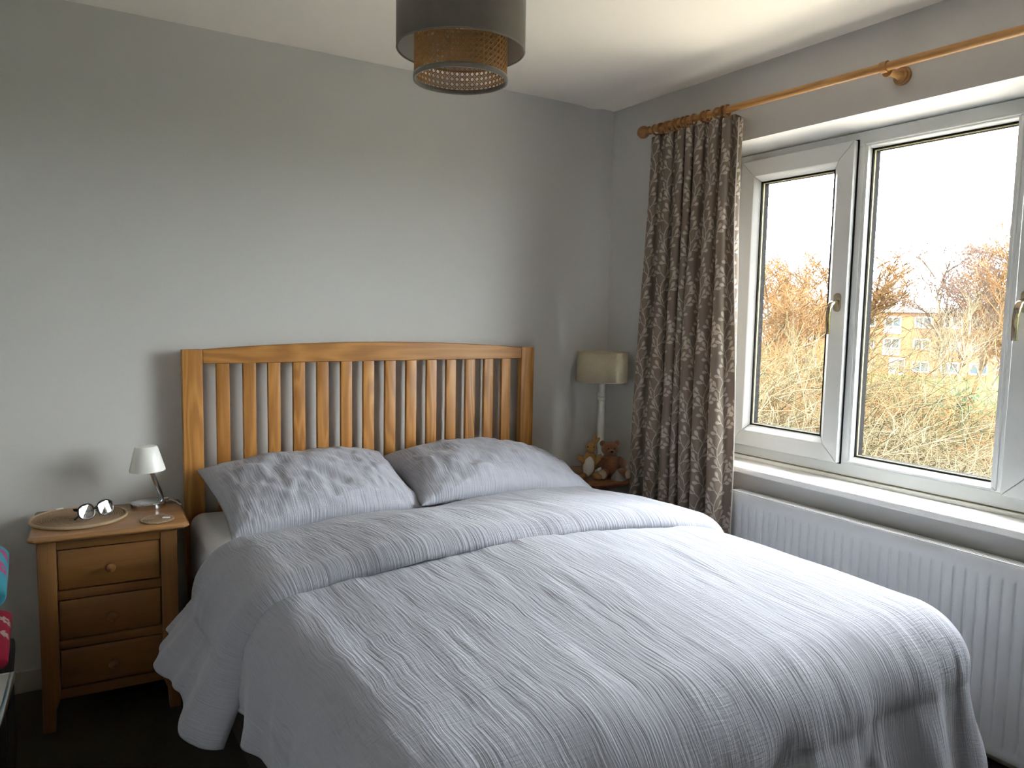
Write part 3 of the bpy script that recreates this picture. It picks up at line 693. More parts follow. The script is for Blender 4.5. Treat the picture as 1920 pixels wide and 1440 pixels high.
# teddy bear, sitting with soles forward
bb = thing('teddy_bear', 'russet brown teddy bear sitting beside the lamp foot', 'teddy bear', (-.212, -.312, RTZ), math.radians(-22))
blob('body', 'bear', bb, (0, 0, .060), (.048, .040, .058), (0, 0, 0), 11)
hd = blob('head', 'bear', bb, (-.008, -.010, .136), (.042, .038, .036), (0, 0, 0), 12)
blob('muzzle', 'bear', hd, (-.004, -.034, -.010), (.018, .014, .014), (0, 0, 0), 13); blob('nose', 'dark', hd, (-.004, -.047, -.006), (.006, .004, .004))
for sx in (-1, 1):
    blob('ear', 'bear', hd, (sx*.036, .004, .026), (.014, .008, .014), (0, 0, 0), 14); blob('eye', 'dark', hd, (sx*.015-.003, -.034, .006), (.0035, .003, .0035))
    ar = blob('arm', 'bear', bb, (sx*.052, -.016, .072), (.018, .018, .042), (.5, -sx*.75, 0), 15); blob('paw_pad', 'sole', ar, (0, -.006, -.034), (.013, .013, .012), (0, 0, 0), 16)
    lg = blob('leg', 'bear', bb, (sx*.048, -.050, .024), (.023, .046, .024), (0, 0, sx*.45), 17); blob('sole', 'sole', lg, (0, -.036, .004), (.020, .012, .021), (0, 0, 0), 18)
# little grey felt pouch and a folded cloth in front of them
m = MB(); n = 28; lv = [(0, 1.0), (.012, .98), (.028, .62), (.042, .30), (.050, .10), (.052, .0)]
vs_ = []
for z, k in lv:
    for i in range(n):
        a = 2*PI*i/n; rr = k*(1+.10*math.sin(3*a)+.05*math.sin(5*a+1)); vs_.append((.034*rr*math.cos(a)-.010*(z/.05), .024*rr*math.sin(a), z+.0005))
fs = [tuple(reversed(range(n)))]+[(j*n+i, j*n+(i+1) % n, j*n+n+(i+1) % n, j*n+n+i) for j in range(5) for i in range(n)]
o = m.add(vs_, fs).build('felt_pouch', 'greyfelt', smooth=True); move(o, (-.228, -.398, RTZ), (0, 0, -.3)); tag(o, 'small grey felt pouch in front of the teddy bear', 'pouch')
U, V = np.meshgrid(np.linspace(-1, 1, 30), np.linspace(-1, 1, 24), indexing='ij')
m = MB().grid(.042*U+.006*vnoise(V*2, U*2, 71), .026*V+.005*vnoise(U*3, V*2, 72), .012+.008*vnoise(U*2.3, V*2.3, 73)-.004*V*V, uv=(U*.05, V*.03))
o = m.build('folded_cloth', 'whitecloth', smooth=True); move(o, (-.155, -.392, RTZ+.003), (0, 0, -.25)); solidify(o, .005); tag(o, 'crumpled white cloth on the round table beside the curtain', 'cloth')

# ================================================================== curtain pole, rings, curtain
PX = -.11; PZ0, PZ1 = 2.2175, 2.199      # pole height at y=-.37 and y=-1.95
pz = lambda y: PZ0+(PZ1-PZ0)*(-.37-y)/1.58
cp = thing('curtain_pole', 'long pine curtain pole above the window', 'curtain pole', (PX, -1.54, pz(-1.54)))
y0, y1 = -.40, -2.72
MB().tube([(0, y0+1.54, pz(y0)-pz(-1.54)), (0, y1+1.54, pz(y1)-pz(-1.54))], .0140, 24).build('pole', 'pole', cp, smooth=True, angle=40)
def finial(y, sg):
    o = MB().lathe([(.0, 0), (.0145, 0), (.0185, .004), (.0185, .009), (.013, .013), (.0125, .018), (.019, .024), (.0265, .036), (.0285, .048), (.0265, .060), (.019, .071), (.008, .077), (0, .078)], 28).build('finial', 'ring', cp, smooth=True)
    move(o, (0, y+1.54, pz(y)-pz(-1.54)), (-PI/2*sg, 0, 0))
finial(y0, 1); finial(y1, -1)
def bracket(y):
    dz = pz(y)-pz(-1.54); yy = y+1.54
    o = MB().lathe([(.0, 0), (.030, 0), (.0315, .004), (.030, .010), (.026, .013), (.0235, .013), (.022, .017), (.016, .021), (.0135, .032), (.013, .07), (.0165, .082), (.0185, .094), (0, .098)], 32).build('bracket', 'pole', cp, smooth=True, angle=35)
    move(o, (-PX-.0005, yy, dz-.010), (0, -PI/2, 0))
    c = MB().tube([(0, yy-.012, dz), (0, yy+.012, dz)], .0185, 20).build('cup', 'pole', cp, smooth=True, angle=35)
bracket(-1.535); bracket(-.455); bracket(-2.62)
rg_y = [-.437, -.470, -.505, -.524, -.560, -.577, -.612, -.634, -.672, -.730, -.752, -.806, -.836, -.857]
ORD = 'first second third fourth fifth sixth seventh eighth ninth tenth eleventh twelfth thirteenth last'.split()
for i, y in enumerate(rg_y):
    o = thing('curtain_ring', ORD[i]+' pine curtain ring along the pole counting from the ball finial', 'curtain ring', (PX, y, pz(y)-.0045), 0, 'rings carrying the gathered curtain')
    a = (i*.37) % 1*.5-.25
    prof = [(.0195, -.005), (.0215, -.0058), (.0245, -.0045), (.0258, 0), (.0245, .0045), (.0215, .0058), (.0195, .005), (.0195, -.005)]
    b = MB().lathe(prof, 28, caps=False).build('band', 'ring', o, smooth=True); move(b, (0, 0, 0), (PI/2+a*.5, 0, a))
    e = MB().tube([(.0, 0, -.0255), (.0, .002, -.030), (.0, 0, -.0345)], .0016, 6).build('eye', 'gold', o, smooth=True)
# curtain: gathered cloth
nc, nz = 620, 150
c = np.linspace(0, 1, nc); zf = np.linspace(0, 1, nz)             # zf 0 top
Cc, Zf = np.meshgrid(c, zf, indexing='ij')
low = sstep(.0, .75, Zf)
wy = .030*vnoise(Cc*5.0, Zf*1.2+.3, 81)*(.5+low)
ph = 2*PI*(7.6*Cc+.42*vnoise(Cc*3.5, Zf*.8, 82)+.18*vnoise(Cc*7, Zf*1.6, 84)*low)
amp = .024+.014*sstep(.03, .4, Zf)*(1+.5*vnoise(Cc*4, Zf*1.5, 83))
amp = amp*(.75+.35*sstep(.2, .9, Cc))
yt = -.425-.50*Cc; yb = -.405-.575*Cc
Yc = yt*(1-low)+yb*low+wy*np.sin(Cc*PI)+.010*np.sin(2*ph)
Xc = PX-.004-.042*low+amp*np.sin(ph)+.004*vnoise(Cc*20, Zf*6, 85)
top = np.array([pz(y) for y in yt[:, 0]])-.036+.010*np.sin(ph[:, 0]*1.0+1.2)+.004*np.sin(ph[:, 0]*2.0)
Zc = top[:, None]*(1-Zf)+.02*Zf
dl = np.hypot(np.diff(Xc, axis=0), np.diff(Yc, axis=0)).mean(1); ul = np.concatenate([[0], np.cumsum(dl)])
m = MB().grid(Xc+.13, Yc+.68, Zc, uv=(ul[:, None].repeat(nz, 1)*.95, Zc*.86))
o = m.build('curtain', 'curtain', smooth=True); o.location = (-.13, -.68, 0); solidify(o, .0025, 0)
tag(o, 'taupe curtain printed with pale leafy sprigs hanging beside the window', 'curtain')
# a slim pale hem on the leading edge
ct = MB().tube([(Xc[-1, k]+.13, Yc[-1, k]+.68, Zc[-1, k]) for k in range(nz)], .0028, 6).build('lining_edge', 'whitecloth', o, smooth=True)

# ================================================================== radiator
RX = -.100; RY0, RY1, RZ0, RZ1 = -2.50, -.955, .055, .655
rd = thing('radiator', 'long white panel radiator under the window sill', 'radiator', (RX, (RY0+RY1)/2, 0))
RC = (RY0+RY1)/2; LEN = RY1-RY0; pitch = .0355; nr = int((LEN-.03)/pitch)
ysl = [RY0-RC, RY0-RC+.008]; dep = [0.0, 0.0]; base0 = RY0-RC+(LEN-nr*pitch)/2
for i in range(nr):
    b = base0+i*pitch
    for f_, d_ in ((.0, -1), (.05, -1), (.10, -.1), (.2, .55), (.5, .75), (.8, .55), (.90, -.1), (.95, -1)): ysl.append(b+f_*pitch); dep.append(d_)
ysl += [base0+nr*pitch, RY1-RC-.008, RY1-RC]; dep += [-1, 0, 0]
ysl = np.array(ysl); dep = np.array(dep)
zr = np.array([RZ0, RZ0+.004, RZ0+.026, RZ0+.028, RZ0+.036, RZ0+.042, RZ0+.05, .3, RZ1-.066, RZ1-.060, RZ1-.054, RZ1-.048, RZ1-.042, RZ1-.004, RZ1])
wgt = np.array([0, 0, 0, 0, .3, .8, 1, 1, 1, .92, .6, .2, 0, 0, 0])
Yg, Zg = np.meshgrid(ysl, zr, indexing='ij'); Wg = np.ones_like(Yg)*wgt[None, :]
# rounded ends: the grooves fade first in their middle
Xg = -Wg*np.where(dep[:, None] < 0, dep[:, None]*.0035, dep[:, None]*.003)
Xg[:, 0] = .010; Xg[:, -1] = .006; Xg = Xg+np.array([0, 0, -.002, -.002] + [0]*11)[None, :]
m = MB().grid(Xg, Yg, Zg, flip=True); m.build('front_panel', 'radiator', rd, smooth=True, angle=60)
def rb_(name, x0, x1, y0, y1, z0, z1, bev=.002, mat='radiator'): return box(name, mat, (x0-RX, x1-RX, y0-RC, y1-RC, z0, z1), rd, bev)
rb_('back_panel', -.050, -.040, RY0+.01, RY1-.01, RZ0+.01, RZ1-.01)
for ye in (RY0, RY1-.002): rb_('end_panel', RX+.003, -.038, ye, ye+.002, RZ0+.02, RZ1+.003, .0008)
for x0 in np.arange(RX+.004, -.045, .0135): rb_('grille_bar', x0, x0+.0085, RY0+.003, RY1-.003, RZ1-.004, RZ1+.003, .001)
for yy in (RY0+.35, (RY0+RY1)/2, RY1-.35): rb_('wall_bracket', -.040, -.002, yy-.02, yy+.02, .15, .55, .001, 'steel')
o = MB().tube([(-.072-RX, RY0-.03-RC, .002), (-.072-RX, RY0-.03-RC, .085), (-.072-RX, RY0-RC, .090)], .0085, 12).build('pipe', 'radiator', rd, smooth=True)
rb_('channel_core', -.092, -.052, RY0+.02, RY1-.02, RZ0+.03, RZ1-.02, 0)

# ================================================================== pendant shade
PC = (-1.552, -1.268)
pd = thing('pendant_light', 'two tier ceiling pendant with grey velvet drum and cane inner shade', 'ceiling light', (PC[0], PC[1], 2.0))
RO, ZO = .1665, .050; HO = .215
o = MB().lathe([(RO, ZO), (RO, ZO+HO)], 96, caps=False).build('outer_drum', 'velvet', pd, smooth=True); solidify(o, .002, 1)
o = MB().lathe([(RO-.0025, ZO+.001), (RO-.0025, ZO+HO-.001)], 96, caps=False).build('drum_lining', 'shade_lining', pd, smooth=True); solidify(o, .001, -1)
for z in (ZO, ZO+HO): MB().tube([(RO*math.cos(2*PI*i/96), RO*math.sin(2*PI*i/96), z) for i in range(96)], .0026, 6, closed=True).build('drum_rim', 'velvet', pd, smooth=True)
RI = .1205; Z0, Z1 = -.022, .200
m = MB(); ncol = 54; cell = 2*PI*RI/ncol; nrow = int((Z1-Z0)/cell)
cyl = lambda th, z, dr: ((RI+dr)*math.cos(th), (RI+dr)*math.sin(th), z)
def ribbon(pts, w, dr):
    vs_ = []; fs = []
    for (a, b), (ta, tb) in pts:
        ln = math.hypot(ta, tb); na, nb_ = -tb/ln, ta/ln
        vs_ += [cyl((a+na*w)/RI, b+nb_*w, dr), cyl((a-na*w)/RI, b-nb_*w, dr)]
    for i in range(len(pts)-1): fs.append((2*i, 2*i+1, 2*i+3, 2*i+2))
    m.add(vs_, fs)
for i in range(ncol):
    for k in (-.13, .13):
        a = (i+.5+k)*cell; ribbon([((a, Z0), (0, 1)), ((a, Z1), (0, 1))], cell*.05, .0005)
for j in range(nrow+1):
    for k in (-.13, .13):
        z = Z0+(j+k)*cell
        if Z0 < z < Z1: ribbon([((2*PI*RI*q/ncol, z), (1, 0)) for q in range(ncol+1)], cell*.05, .0)
for i in range(ncol):
    for sg in (1, -1):
        a0 = i*cell; pts = [((a0+sg*q*cell*.5, Z0+q*cell*.5), (sg, 1)) for q in range(int((Z1-Z0)/(cell*.5))+1)]
        ribbon(pts, cell*.075, .001 if sg > 0 else -.0004)
o = m.build('cane_weave', 'cane', pd); solidify(o, .0011, 0)
for z, w in ((Z0, .013), (Z1, .006)):
    o = MB().lathe([(RI+.0035, z-w/2), (RI+.0042, z), (RI+.0035, z+w/2)], 72, caps=False).build('shade_band', 'velvet', pd, smooth=True); solidify(o, .006, -1)
MB().tube([(-RI*.01, -RI, Z0), (0, -RI, Z1)], .0018, 6).build('seam', 'cane', pd)
for k in range(3):
    a = 2*PI*k/3+.3; MB().tube([(.022*math.cos(a), .022*math.sin(a), .215), (RO*math.cos(a), RO*math.sin(a), ZO+HO-.005)], .0018, 6).build('spider_arm', 'lampwhite', pd)
    MB().tube([(.022*math.cos(a+1), .022*math.sin(a+1), .213), (RI*math.cos(a+1), RI*math.sin(a+1), Z1)], .0018, 6).build('spider_arm', 'lampwhite', pd)
MB().lathe([(.0, .205), (.019, .205), (.021, .22), (.021, .268), (.010, .28), (.004, .29), (.004, .385), (.046, .386), (.048, .396), (.048, .3998), (0, .3998)], 24).build('lampholder', 'lampwhite', pd, smooth=True, angle=30)
MB().lathe([(0, .105), (.018, .11), (.029, .128), (.029, .145), (.020, .17), (.014, .185), (.014, .205)], 20).build('bulb', 'lampwhite', pd, smooth=True)

# ================================================================== things cut by the left edge of the frame
bx = thing('storage_box', 'black canvas storage box behind the low table at the left edge', 'box', (-2.83, -.58, 0))
box('box_body', 'blackbox', (-.215, .215, -.20, .20, 0, .30), bx, .012); box('lid', 'blackbox', (-.222, .222, -.207, .207, .30, .345), bx, .012)
def cushion(name, mat, L, Wd, Th, loc, rot, label, seed):
    n = 40; e = np.sin(np.linspace(-PI/2, PI/2, n)); U, V = np.meshgrid(e, e, indexing='ij'); m = MB()
    for sg in (1, -1):
        pr = np.clip(1-U**2, 0, 1)**.33*np.clip(1-V**2, 0, 1)**.33
        m.grid(L/2*U, Wd/2*V, sg*Th/2*pr+.004*vnoise(U*4+seed, V*4, seed)*pr, uv=(U, V), flip=sg < 0)
    o = m.build(name, mat, smooth=True); move(o, loc, rot)
    bm = bmesh.new(); bm.from_mesh(o.data); bmesh.ops.remove_doubles(bm, verts=bm.verts, dist=1e-5); bm.to_mesh(o.data); bm.free()
    return tag(o, label, 'cushion')
cushion('cushion', 'red', .40, .36, .145, (-2.812, -.58, .424), (0, 0, 0), 'red floral fabric cushion lying on the black box', 91)
cushion('cushion', 'turq', .42, .30, .215, (-2.822, -.575, .606), (math.radians(5), 0, 0), 'turquoise floral fabric cushion on top of the red one', 92)
lt = thing('low_table', 'low side table with smoked grey top and steel rim', 'table', (-2.83, -1.06, 0), math.radians(-4))
box('table_top', 'greyglass', (-.215, .215, -.175, .175, .437, .450), lt, .002)
m = MB().box(.2151, .2245, -.184, .184, .430, .4505); m.build('rim', 'steel', lt, bevel=.002)
MB().box(-.2245, -.2151, -.184, .184, .430, .4505).build('rim', 'steel', lt, bevel=.002)
for y in (-.184, .1751): MB().box(-.215, .215, y, y+.0089, .430, .4505).build('rim', 'steel', lt, bevel=.002)
for x in (-.205, .187):
    for y in (-.165, .147): box('leg', 'blackbox', (x, x+.018, y, y+.018, 0, .4365), lt, .002)
o = MB().lathe([(0, 0), (.010, 0), (.011, .003), (.008, .006), (0, .007)], 16).build('corner_stud', 'black', lt, smooth=True); move(o, (.2247, -.165, .441), (0, PI/2, 0))
# cream ornament hanging on the wall
m = MB(); n = 40; vs_ = []
for yy, k in ((-.016, .9), (-.022, 1.0), (-.006, 1.0), (-.0, .9)):
    for i in range(n):
        a = 2*PI*i/n; hx = 16*math.sin(a)**3/17; hz = (13*math.cos(a)-5*math.cos(2*a)-2*math.cos(3*a)-math.cos(4*a))/17; vs_.append((.062*hx*k, yy, .060*hz*k))
od = [1, 0, 3, 2]
vv = [vs_[0*n+i] for i in range(n)]; rings_ = [vs_[0:n], vs_[n:2*n], vs_[2*n:3*n], vs_[3*n:]]
rings_ = [[(p[0], -.024, p[2]) for p in rings_[0]], [(p[0], -.018, p[2]) for p in rings_[1]], [(p[0], -.007, p[2]) for p in rings_[2]], [(p[0], -.001, p[2]) for p in rings_[3]]]
fs = [tuple(reversed(range(n)))]+[(j*n+i, j*n+(i+1) % n, j*n+n+(i+1) % n, j*n+n+i) for j in range(3) for i in range(n)]+[tuple(3*n+i for i in range(n))]
hr = thing('hanging_ornament', 'cream heart ornament hanging on the grey wall at the left edge', 'ornament', (-2.700, 0, .900))
MB().add([p for rr in rings_ for p in rr], fs).build('heart', 'ivory', hr, smooth=True)
MB().tube([(0, -.012, .022), (-.004, -.008, .09), (0, -.004, .16)], .0018, 6).build('cord', 'cable', hr); 
o = MB().lathe([(0, 0), (.004, 0), (.004, .012), (.007, .013), (.007, .015), (0, .016)], 12).build('hook', 'steel', hr, smooth=True); move(o, (0, 0, .16), (PI/2, 0, 0))

# ================================================================== outdoors
AZ = lambda px: YAW+math.atan((px-960)/FPX)
GD = Vector((math.sin(1.0), math.cos(1.0), 0))
def gz(x, y): return -3.0-.0168*max(0.0, (x+2.5)*GD.x+(y+3.1)*GD.y)
def outp(px, dist):
    a = AZ(px); x, y = CAM[0]+math.sin(a)*dist, CAM[1]+math.cos(a)*dist; return x, y, gz(x, y)
m = MB(); corners = [(-60, -140), (260, -140), (260, 200), (-60, 200)]
gx = np.linspace(-60, 260, 60); gy = np.linspace(-140, 200, 40); X, Y = np.meshgrid(gx, gy, indexing='ij')
Z = -3.0-.0168*np.maximum(0, (X+2.5)*GD.x+(Y+3.1)*GD.y)+.15*vnoise(X*.09, Y*.09, 61)
tag(MB().grid(X, Y, Z).build('lawn', 'ground', smooth=True), kind='structure')

tag(box('added_bounce_slab', 'bounce_slab', (.32, 9.0, -11.5, 6.5, -3.2, -2.9), bevel=0), kind='structure')  # unseen pale slab added below the window to bounce daylight onto the ceiling

def segs_mesh(segs, n=3):
    A = np.array([s[0] for s in segs]); B = np.array([s[1] for s in segs]); r0 = np.array([s[2] for s in segs]); r1 = np.array([s[3] for s in segs])
    d = B-A; d /= np.linalg.norm(d, axis=1)[:, None]+1e-9
    ref = np.where(np.abs(d[:, 2:3]) > .9, np.array([[1., 0, 0]]), np.array([[0, 0, 1.]]))
    u_ = np.cross(d, ref); u_ /= np.linalg.norm(u_, axis=1)[:, None]+1e-9; w_ = np.cross(d, u_); K = len(segs)
    V = np.empty((K, 2*n, 3))
    for k in range(n):
        a = 2*PI*k/n; e_ = math.cos(a)*u_+math.sin(a)*w_; V[:, k] = A+e_*r0[:, None]; V[:, n+k] = B+e_*r1[:, None]
    F_ = np.array([[k, (k+1) % n, n+(k+1) % n, n+k] for k in range(n)])
    F_ = (F_[None]+(np.arange(K)*2*n)[:, None, None]).reshape(-1, 4)
    return V.reshape(-1, 3), F_
def fast_obj(name, V, F_, mat, parent=None):
    me = bpy.data.meshes.new(name); me.vertices.add(len(V)); me.vertices.foreach_set('co', V.astype(np.float32).ravel())
    k = F_.shape[1]; me.loops.add(F_.size); me.loops.foreach_set('vertex_index', F_.ravel().astype(np.int32)); me.polygons.add(len(F_))
    me.polygons.foreach_set('loop_start', np.arange(0, F_.size, k, dtype=np.int32)); me.update(calc_edges=True)
    me.materials.append(M[mat]); o = bpy.data.objects.new(name, me); COL.objects.link(o)
    if parent: o.parent = parent
    return o
def grow(seed, height, spread, counts, trunk_r, rise=.5, droop=0.0, minr=.012):
    """returns (thick, thin) segments of a bare tree"""
    R = random.Random(seed); thick = []; thin = []
    def rec(p, d, L, r, lev):
        nseg = (7, 5, 4, 3, 2)[lev]; q = p.copy(); dd = d.copy(); pts = [q.copy()]
        for i in range(nseg):
            kw = .16 if lev else .05; dd = (dd+Vector((R.gauss(0, kw), R.gauss(0, kw), R.gauss(0, .12)+(.07*rise if lev else .05)-droop*(lev >= 2)*.18))).normalized()
            q2 = q+dd*(L/nseg); ra = max(minr, r*(1-.8*i/nseg)); rb2 = max(minr, r*(1-.8*(i+1)/nseg))
            (thick if lev < 2 else thin).append((tuple(q), tuple(q2), ra, rb2)); q = q2; pts.append(q.copy())
        if lev >= len(counts): return
        for k in range(counts[lev]):
            t = R.uniform(.28 if lev == 0 else .15, 1.0); fi = t*nseg; i = min(int(fi), nseg-1); pp = pts[i].lerp(pts[i+1], fi-i)
            base = (pts[i+1]-pts[i]).normalized(); az = R.uniform(0, 2*PI)
            side = Vector((math.cos(az), math.sin(az), R.uniform(-.1, .35))); nd = (base*(.55 if lev else .45)*rise*1.4+side*spread).normalized()
            rec(pp, nd, L*R.uniform(.38, .58)*(1.15-.55*t if lev == 0 else 1), r*(.5 if lev == 0 else .55), lev+1)
    rec(Vector((0, 0, 0)), Vector((0, 0, 1)), height, trunk_r, 0)
    return thick, thin
def tree_proto(seed, height, spread, counts, trunk_r, bark, twig, name, **kw):
    a, b = grow(seed, height, spread, counts, trunk_r, **kw)
    t = thing(name, 'x', 'tree'); fast_obj('trunk', *segs_mesh(a, 6), bark, t); fast_obj('twigs', *segs_mesh(b, 3), twig, t); t['top'] = max(s[1][2] for s in b); return t
protoA = tree_proto(5, 8.0, .95, (13, 8, 6, 3), .13, 'bark_brown', 'bark_orange', 'bare_tree', rise=.9, minr=.0115)
protoB = tree_proto(9, 8.0, .85, (14, 8, 6, 3), .12, 'bark_brown', 'bark_orange', 'bare_tree', rise=1.1, minr=.0115)
protoC = tree_proto(13, 9.0, .62, (16, 8, 6, 3), .10, 'bark_white', 'bark_purple', 'birch_tree', rise=1.0, droop=.5, minr=.010)
protoD = tree_proto(17, 9.0, .55, (13, 6, 4), .07, 'bark_white', 'bark_pale', 'birch_tree', rise=1.2, droop=.2, minr=.010)
used = set()
def put(proto, px, dist, h, h0, rz, label, group=None, dz=0.0):
    o = proto if proto.name not in used else copy_tree(proto); used.add(proto.name)
    x, y, z = outp(px, dist); o.location = (x, y, z+dz-.05); s = h/proto['top']; o.scale = (s, s, s); o.rotation_euler = (0, 0, rz); tag(o, label)
    if group: o['group'] = group
    return o
G1 = 'bare trees beyond the thicket'
def ht(px, py, dist):                      # height of a tree whose tip shows at image row py
    x, y, z = outp(px, dist); return CAM[2]+(604-py)/1600*dist*1.2-z
for pr, px, py, d, rz, lab in (
    (protoA, 1440, 482, 36, .3, 'round headed bare orange tree at left of the left pane'),
    (protoB, 1520, 462, 40, 1.3, 'tallest bare orange tree behind the left window handle'),
    (protoA, 1602, 470, 46, 2.6, 'bare orange tree hidden in part by the window mullion'),
    (protoB, 1648, 498, 118, 4.1, 'distant bare orange tree rising behind the left end of the brick block'),
    (protoA, 1480, 520, 60, 5.0, 'smaller bare tree between the two left pane trees'),
    (protoB, 1712, 535, 120, .7, 'distant low bare tree above the brick block roof'),
    (protoD, 1737, 545, 30, 2.2, 'slender pale birch standing before the brick block'),
    (protoC, 1782, 452, 42, .2, 'tall plum twigged birch right of the brick block'),
    (protoC, 1850, 432, 38, 3.2, 'tallest plum twigged birch near the right window handle'),
    (protoD, 1786, 520, 28, 1.0, 'thin white birch under the tall plum twigged one'),
    (protoA, 1825, 480, 52, 1.1, 'broad bare tree behind the two tall birches'),
    (protoB, 1925, 440, 36, 2.0, 'bare tree cut by the right window stile'),
    (protoB, 1470, 476, 50, 2.2, 'slim bare orange tree behind the round headed one'),
    (protoA, 1552, 478, 47, .9, 'bare orange tree rising above the left window handle'),
    (protoC, 1868, 455, 60, 5.2, 'farther plum twigged birch beside the tallest one'),
    (protoA, 1385, 480, 44, 3.5, 'bare tree half hidden by the curtain edge')):
    put(pr, px, d, ht(px, py, d), 1, rz, lab, G1)

# thicket of arching stems
def shrub_proto(seed, n, h, w, mat, name, minr):
    R = random.Random(seed); segs = []
    for i in range(n):
        a = R.uniform(0, 2*PI); q = Vector((R.gauss(0, w*.32), R.gauss(0, w*.32), 0)); d = Vector((math.cos(a)*R.uniform(.1, .8), math.sin(a)*R.uniform(.1, .8), 1)).normalized(); L = h*R.uniform(.7, 1.35); ns_ = 8; r = R.uniform(.8, 2.0)*minr
        for k in range(ns_):
            d = (d+Vector((R.gauss(0, .14)+math.cos(a)*.07, R.gauss(0, .14)+math.sin(a)*.07, -.15*k/ns_*1.5))).normalized(); q2 = q+d*(L/ns_)
            ra = max(minr*.7, r*(1-k/ns_*.7)); segs.append((tuple(q), tuple(q2), ra, max(minr*.6, ra*.9)))
            if k > 1:
                for _ in range(3):
                    dd = (d*.6+Vector((R.gauss(0, .7), R.gauss(0, .7), R.gauss(.1, .5)))).normalized(); p = q2.copy(); LL = L*R.uniform(.1, .26)
                    for _k in range(2):
                        p2 = p+dd*LL/2; segs.append((tuple(p), tuple(p2), minr*.6, minr*.45)); p = p2; dd = (dd+Vector((R.gauss(0, .3), R.gauss(0, .3), R.gauss(-.05, .3)))).normalized()
            q = q2
    t = thing(name, 'x', 'shrub'); fast_obj('stems', *segs_mesh(segs, 3), mat, t); t['top'] = max(s[1][2] for s in segs); return t
sh1 = shrub_proto(21, 120, 2.9, 2.2, 'bark_pale', 'bramble_shrub', .008)
sh2 = shrub_proto(22, 120, 2.9, 2.4, 'olive', 'bramble_shrub', .009)
sh3 = shrub_proto(23, 100, 2.9, 2.2, 'bark_orange', 'bramble_shrub', .009)
R = random.Random(77); labs = {sh1.name: ('pale straw coloured arching bramble outside the window', 'pale brambles of the thicket'), sh2.name: ('olive stemmed arching bramble outside the window', 'olive brambles of the thicket'), sh3.name: ('rusty brown arching bramble outside the window', 'rusty brambles of the thicket')}
protos = [sh1, sh2, sh3]
keys = {p: labs[p.name] for p in protos}
for dist, hh, step in ((11.5, 2.55, 95), (15, 2.6, 75), (19, 2.6, 62), (24, 2.6, 52), (30, 2.5, 48)):
    px = 1330+R.uniform(0, step)
    while px < 2080:
        if dist > 17 and px > 1600 and R.random() < .5: px += step*R.uniform(.75, 1.25); continue
        p = R.choice(protos if dist > 14 else [sh1, sh1, sh2]); d = dist*R.uniform(.92, 1.08)
        h = 1.4*hh*R.uniform(.85, 1.15)*(.8 if px > 1600 and dist > 14 else 1.0)*(1.35 if px < 1600 else 1.0)
        put(p, px, d, h, 1, R.uniform(0, 6.28), keys[p][0], keys[p][1]); px += step*R.uniform(.75, 1.25)
# a nearer pale forked sapling and an ivy clad one
sp_ = tree_proto(31, 3.6, 1.15, (11, 8, 5), .035, 'bark_white', 'bark_pale', 'sapling', rise=.6, minr=.006)
put(sp_, 1735, 9.5, 2.9, 3.6, 1.0, 'pale forked sapling low in the middle pane')
sq_ = tree_proto(35, 3.6, 1.1, (12, 8, 5), .035, 'bark_white', 'bark_pale', 'sapling', rise=.7, minr=.006)
put(sq_, 1480, 10.5, 2.9, 3.6, 2.0, 'pale spreading sapling low in the left pane')
def ivy(px, dist, h, lab):
    R = random.Random(int(px)); x, y, z = outp(px, dist); t = thing('ivy_stump', lab, 'ivy', (x, y, z))
    fast_obj('stem', *segs_mesh([((0, 0, 0), (.1, 0, h*.5), .09, .07), ((.1, 0, h*.5), (.25, .1, h), .07, .04)], 6), 'bark_brown', t)
    V = []; F_ = []
    for i in range(900):
        tt = R.random(); c0 = Vector((.22*tt+R.gauss(0, .22), R.gauss(0, .22), h*(.15+.85*tt)+R.gauss(0, .1))); e1 = Vector((R.gauss(0, 1), R.gauss(0, 1), R.gauss(0, 1))).normalized(); e2 = e1.orthogonal().normalized(); s = R.uniform(.04, .075); k = len(V)
        V += [c0+e1*s, c0+e2*s*.7, c0-e1*s*.6, c0-e2*s*.7]; F_.append((k, k+1, k+2, k+3))
    o = fast_obj('leaves', np.array([tuple(v) for v in V]), np.array(F_), 'ivy', t); o['kind'] = 'stuff'
ivy(1733, 21, 2.9, 'dark ivy clad stump left of centre in the middle pane'); ivy(1800, 23, 3.0, 'dark ivy clad stump under the tall birches')

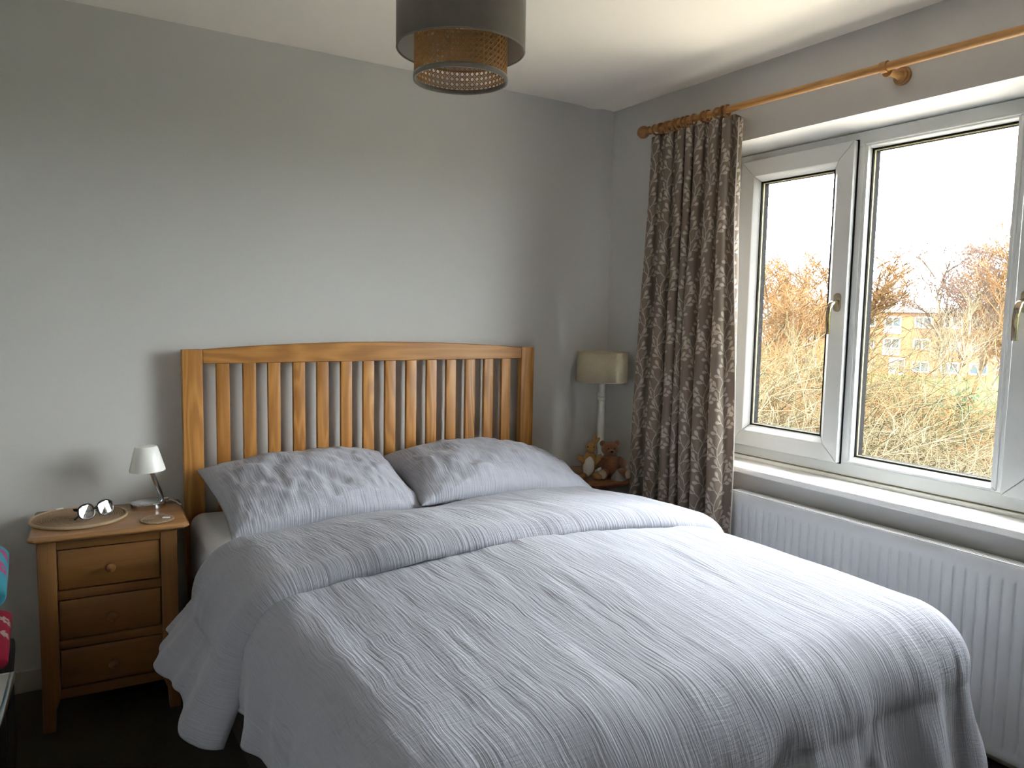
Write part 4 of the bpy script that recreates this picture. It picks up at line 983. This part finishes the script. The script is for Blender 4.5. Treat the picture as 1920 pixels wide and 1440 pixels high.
# brick apartment block
bd = 95.0; az = AZ(1680); bx_, by_ = CAM[0]+math.sin(az)*bd, CAM[1]+math.cos(az)*bd
ab = thing('apartment_block', 'three storey orange brick apartment block with white windows beyond the trees', 'building', (bx_, by_, gz(bx_, by_)-.1), -az)
BH = 7.15; X0, X1 = -13.5, 9.2
MB().box(X0, X1, 0, 9, -1, BH).build('brick_wall', 'brick', ab)
MB().box(X0-.3, X1+.3, -.35, 9.3, BH, BH+.42).build('fascia', 'bwhite', ab); MB().box(X0-.35, X1+.35, -.4, 9.35, BH+.42, BH+.55).build('flat_roof', 'broof', ab)
def bwin(x, z, w, h, door=False):
    f = MB(); t = .16
    for b in ((x-w/2, x+w/2, -.07, .02, z, z+t), (x-w/2, x+w/2, -.07, .02, z+h-t, z+h), (x-w/2, x-w/2+t, -.07, .02, z, z+h), (x+w/2-t, x+w/2, -.07, .02, z, z+h), (x-t/2, x+t/2, -.07, .02, z, z+h)): f.box(*b)
    fo = f.build('window_frame', 'bwhite', ab)
    MB().box(x-w/2+t, x+w/2-t, -.02, 0, z+t, z+h-t).build('pane', 'bpane', fo)
for row, z in enumerate((.55, 3.05, 5.45)):
    for x in (-12.2, -9.2, -6.2, -3.2, -.6, 2.4, 5.2, 7.9):
        if row == 0 and abs(x+.6) < .1: continue
        bwin(x, z, 1.75, 1.25)
for x, z in ((-.6, 2.35), (-.6, 4.75), (-6.2, 4.75), (-6.2, 2.35)): box('white_panel', 'bwhite', (x-.9, x+.9, -.06, 0, z, z+.62), ab, 0)
box('porch_door', 'bwhite', (-.75, .15, -.12, 0, -.1, 2.1), ab, 0); box('porch_side_light', 'bwhite', (.2, .9, -.1, 0, -.1, 2.1), ab, 0); box('side_light_pane', 'bpane', (.32, .78, -.13, -.1, .4, 1.9), ab, 0)
# a second, farther house showing right of the block
hd_ = 110.0; az2 = AZ(1868); hx, hy = CAM[0]+math.sin(az2)*hd_, CAM[1]+math.cos(az2)*hd_
hs = thing('house', 'brown roofed brick house right of the apartment block', 'building', (hx, hy, gz(hx, hy)-.1), -az2)
MB().box(-5.5, 5.5, 0, 8, -1, 5.2).build('brick_wall', 'brick', hs)
MB().add([(-6, -.4, 5.1), (6, -.4, 5.1), (6, 8.4, 5.1), (-6, 8.4, 5.1), (-6, 4, 8.0), (6, 4, 8.0)], [(0, 1, 5, 4), (2, 3, 4, 5), (0, 4, 3), (1, 2, 5), (0, 3, 2, 1)]).build('roof', 'broof', hs)
ab_ = ab; ab = hs
for z in (.6, 3.1):
    for x in (-3.6, 0, 3.6): bwin(x, z, 1.8, 1.3)
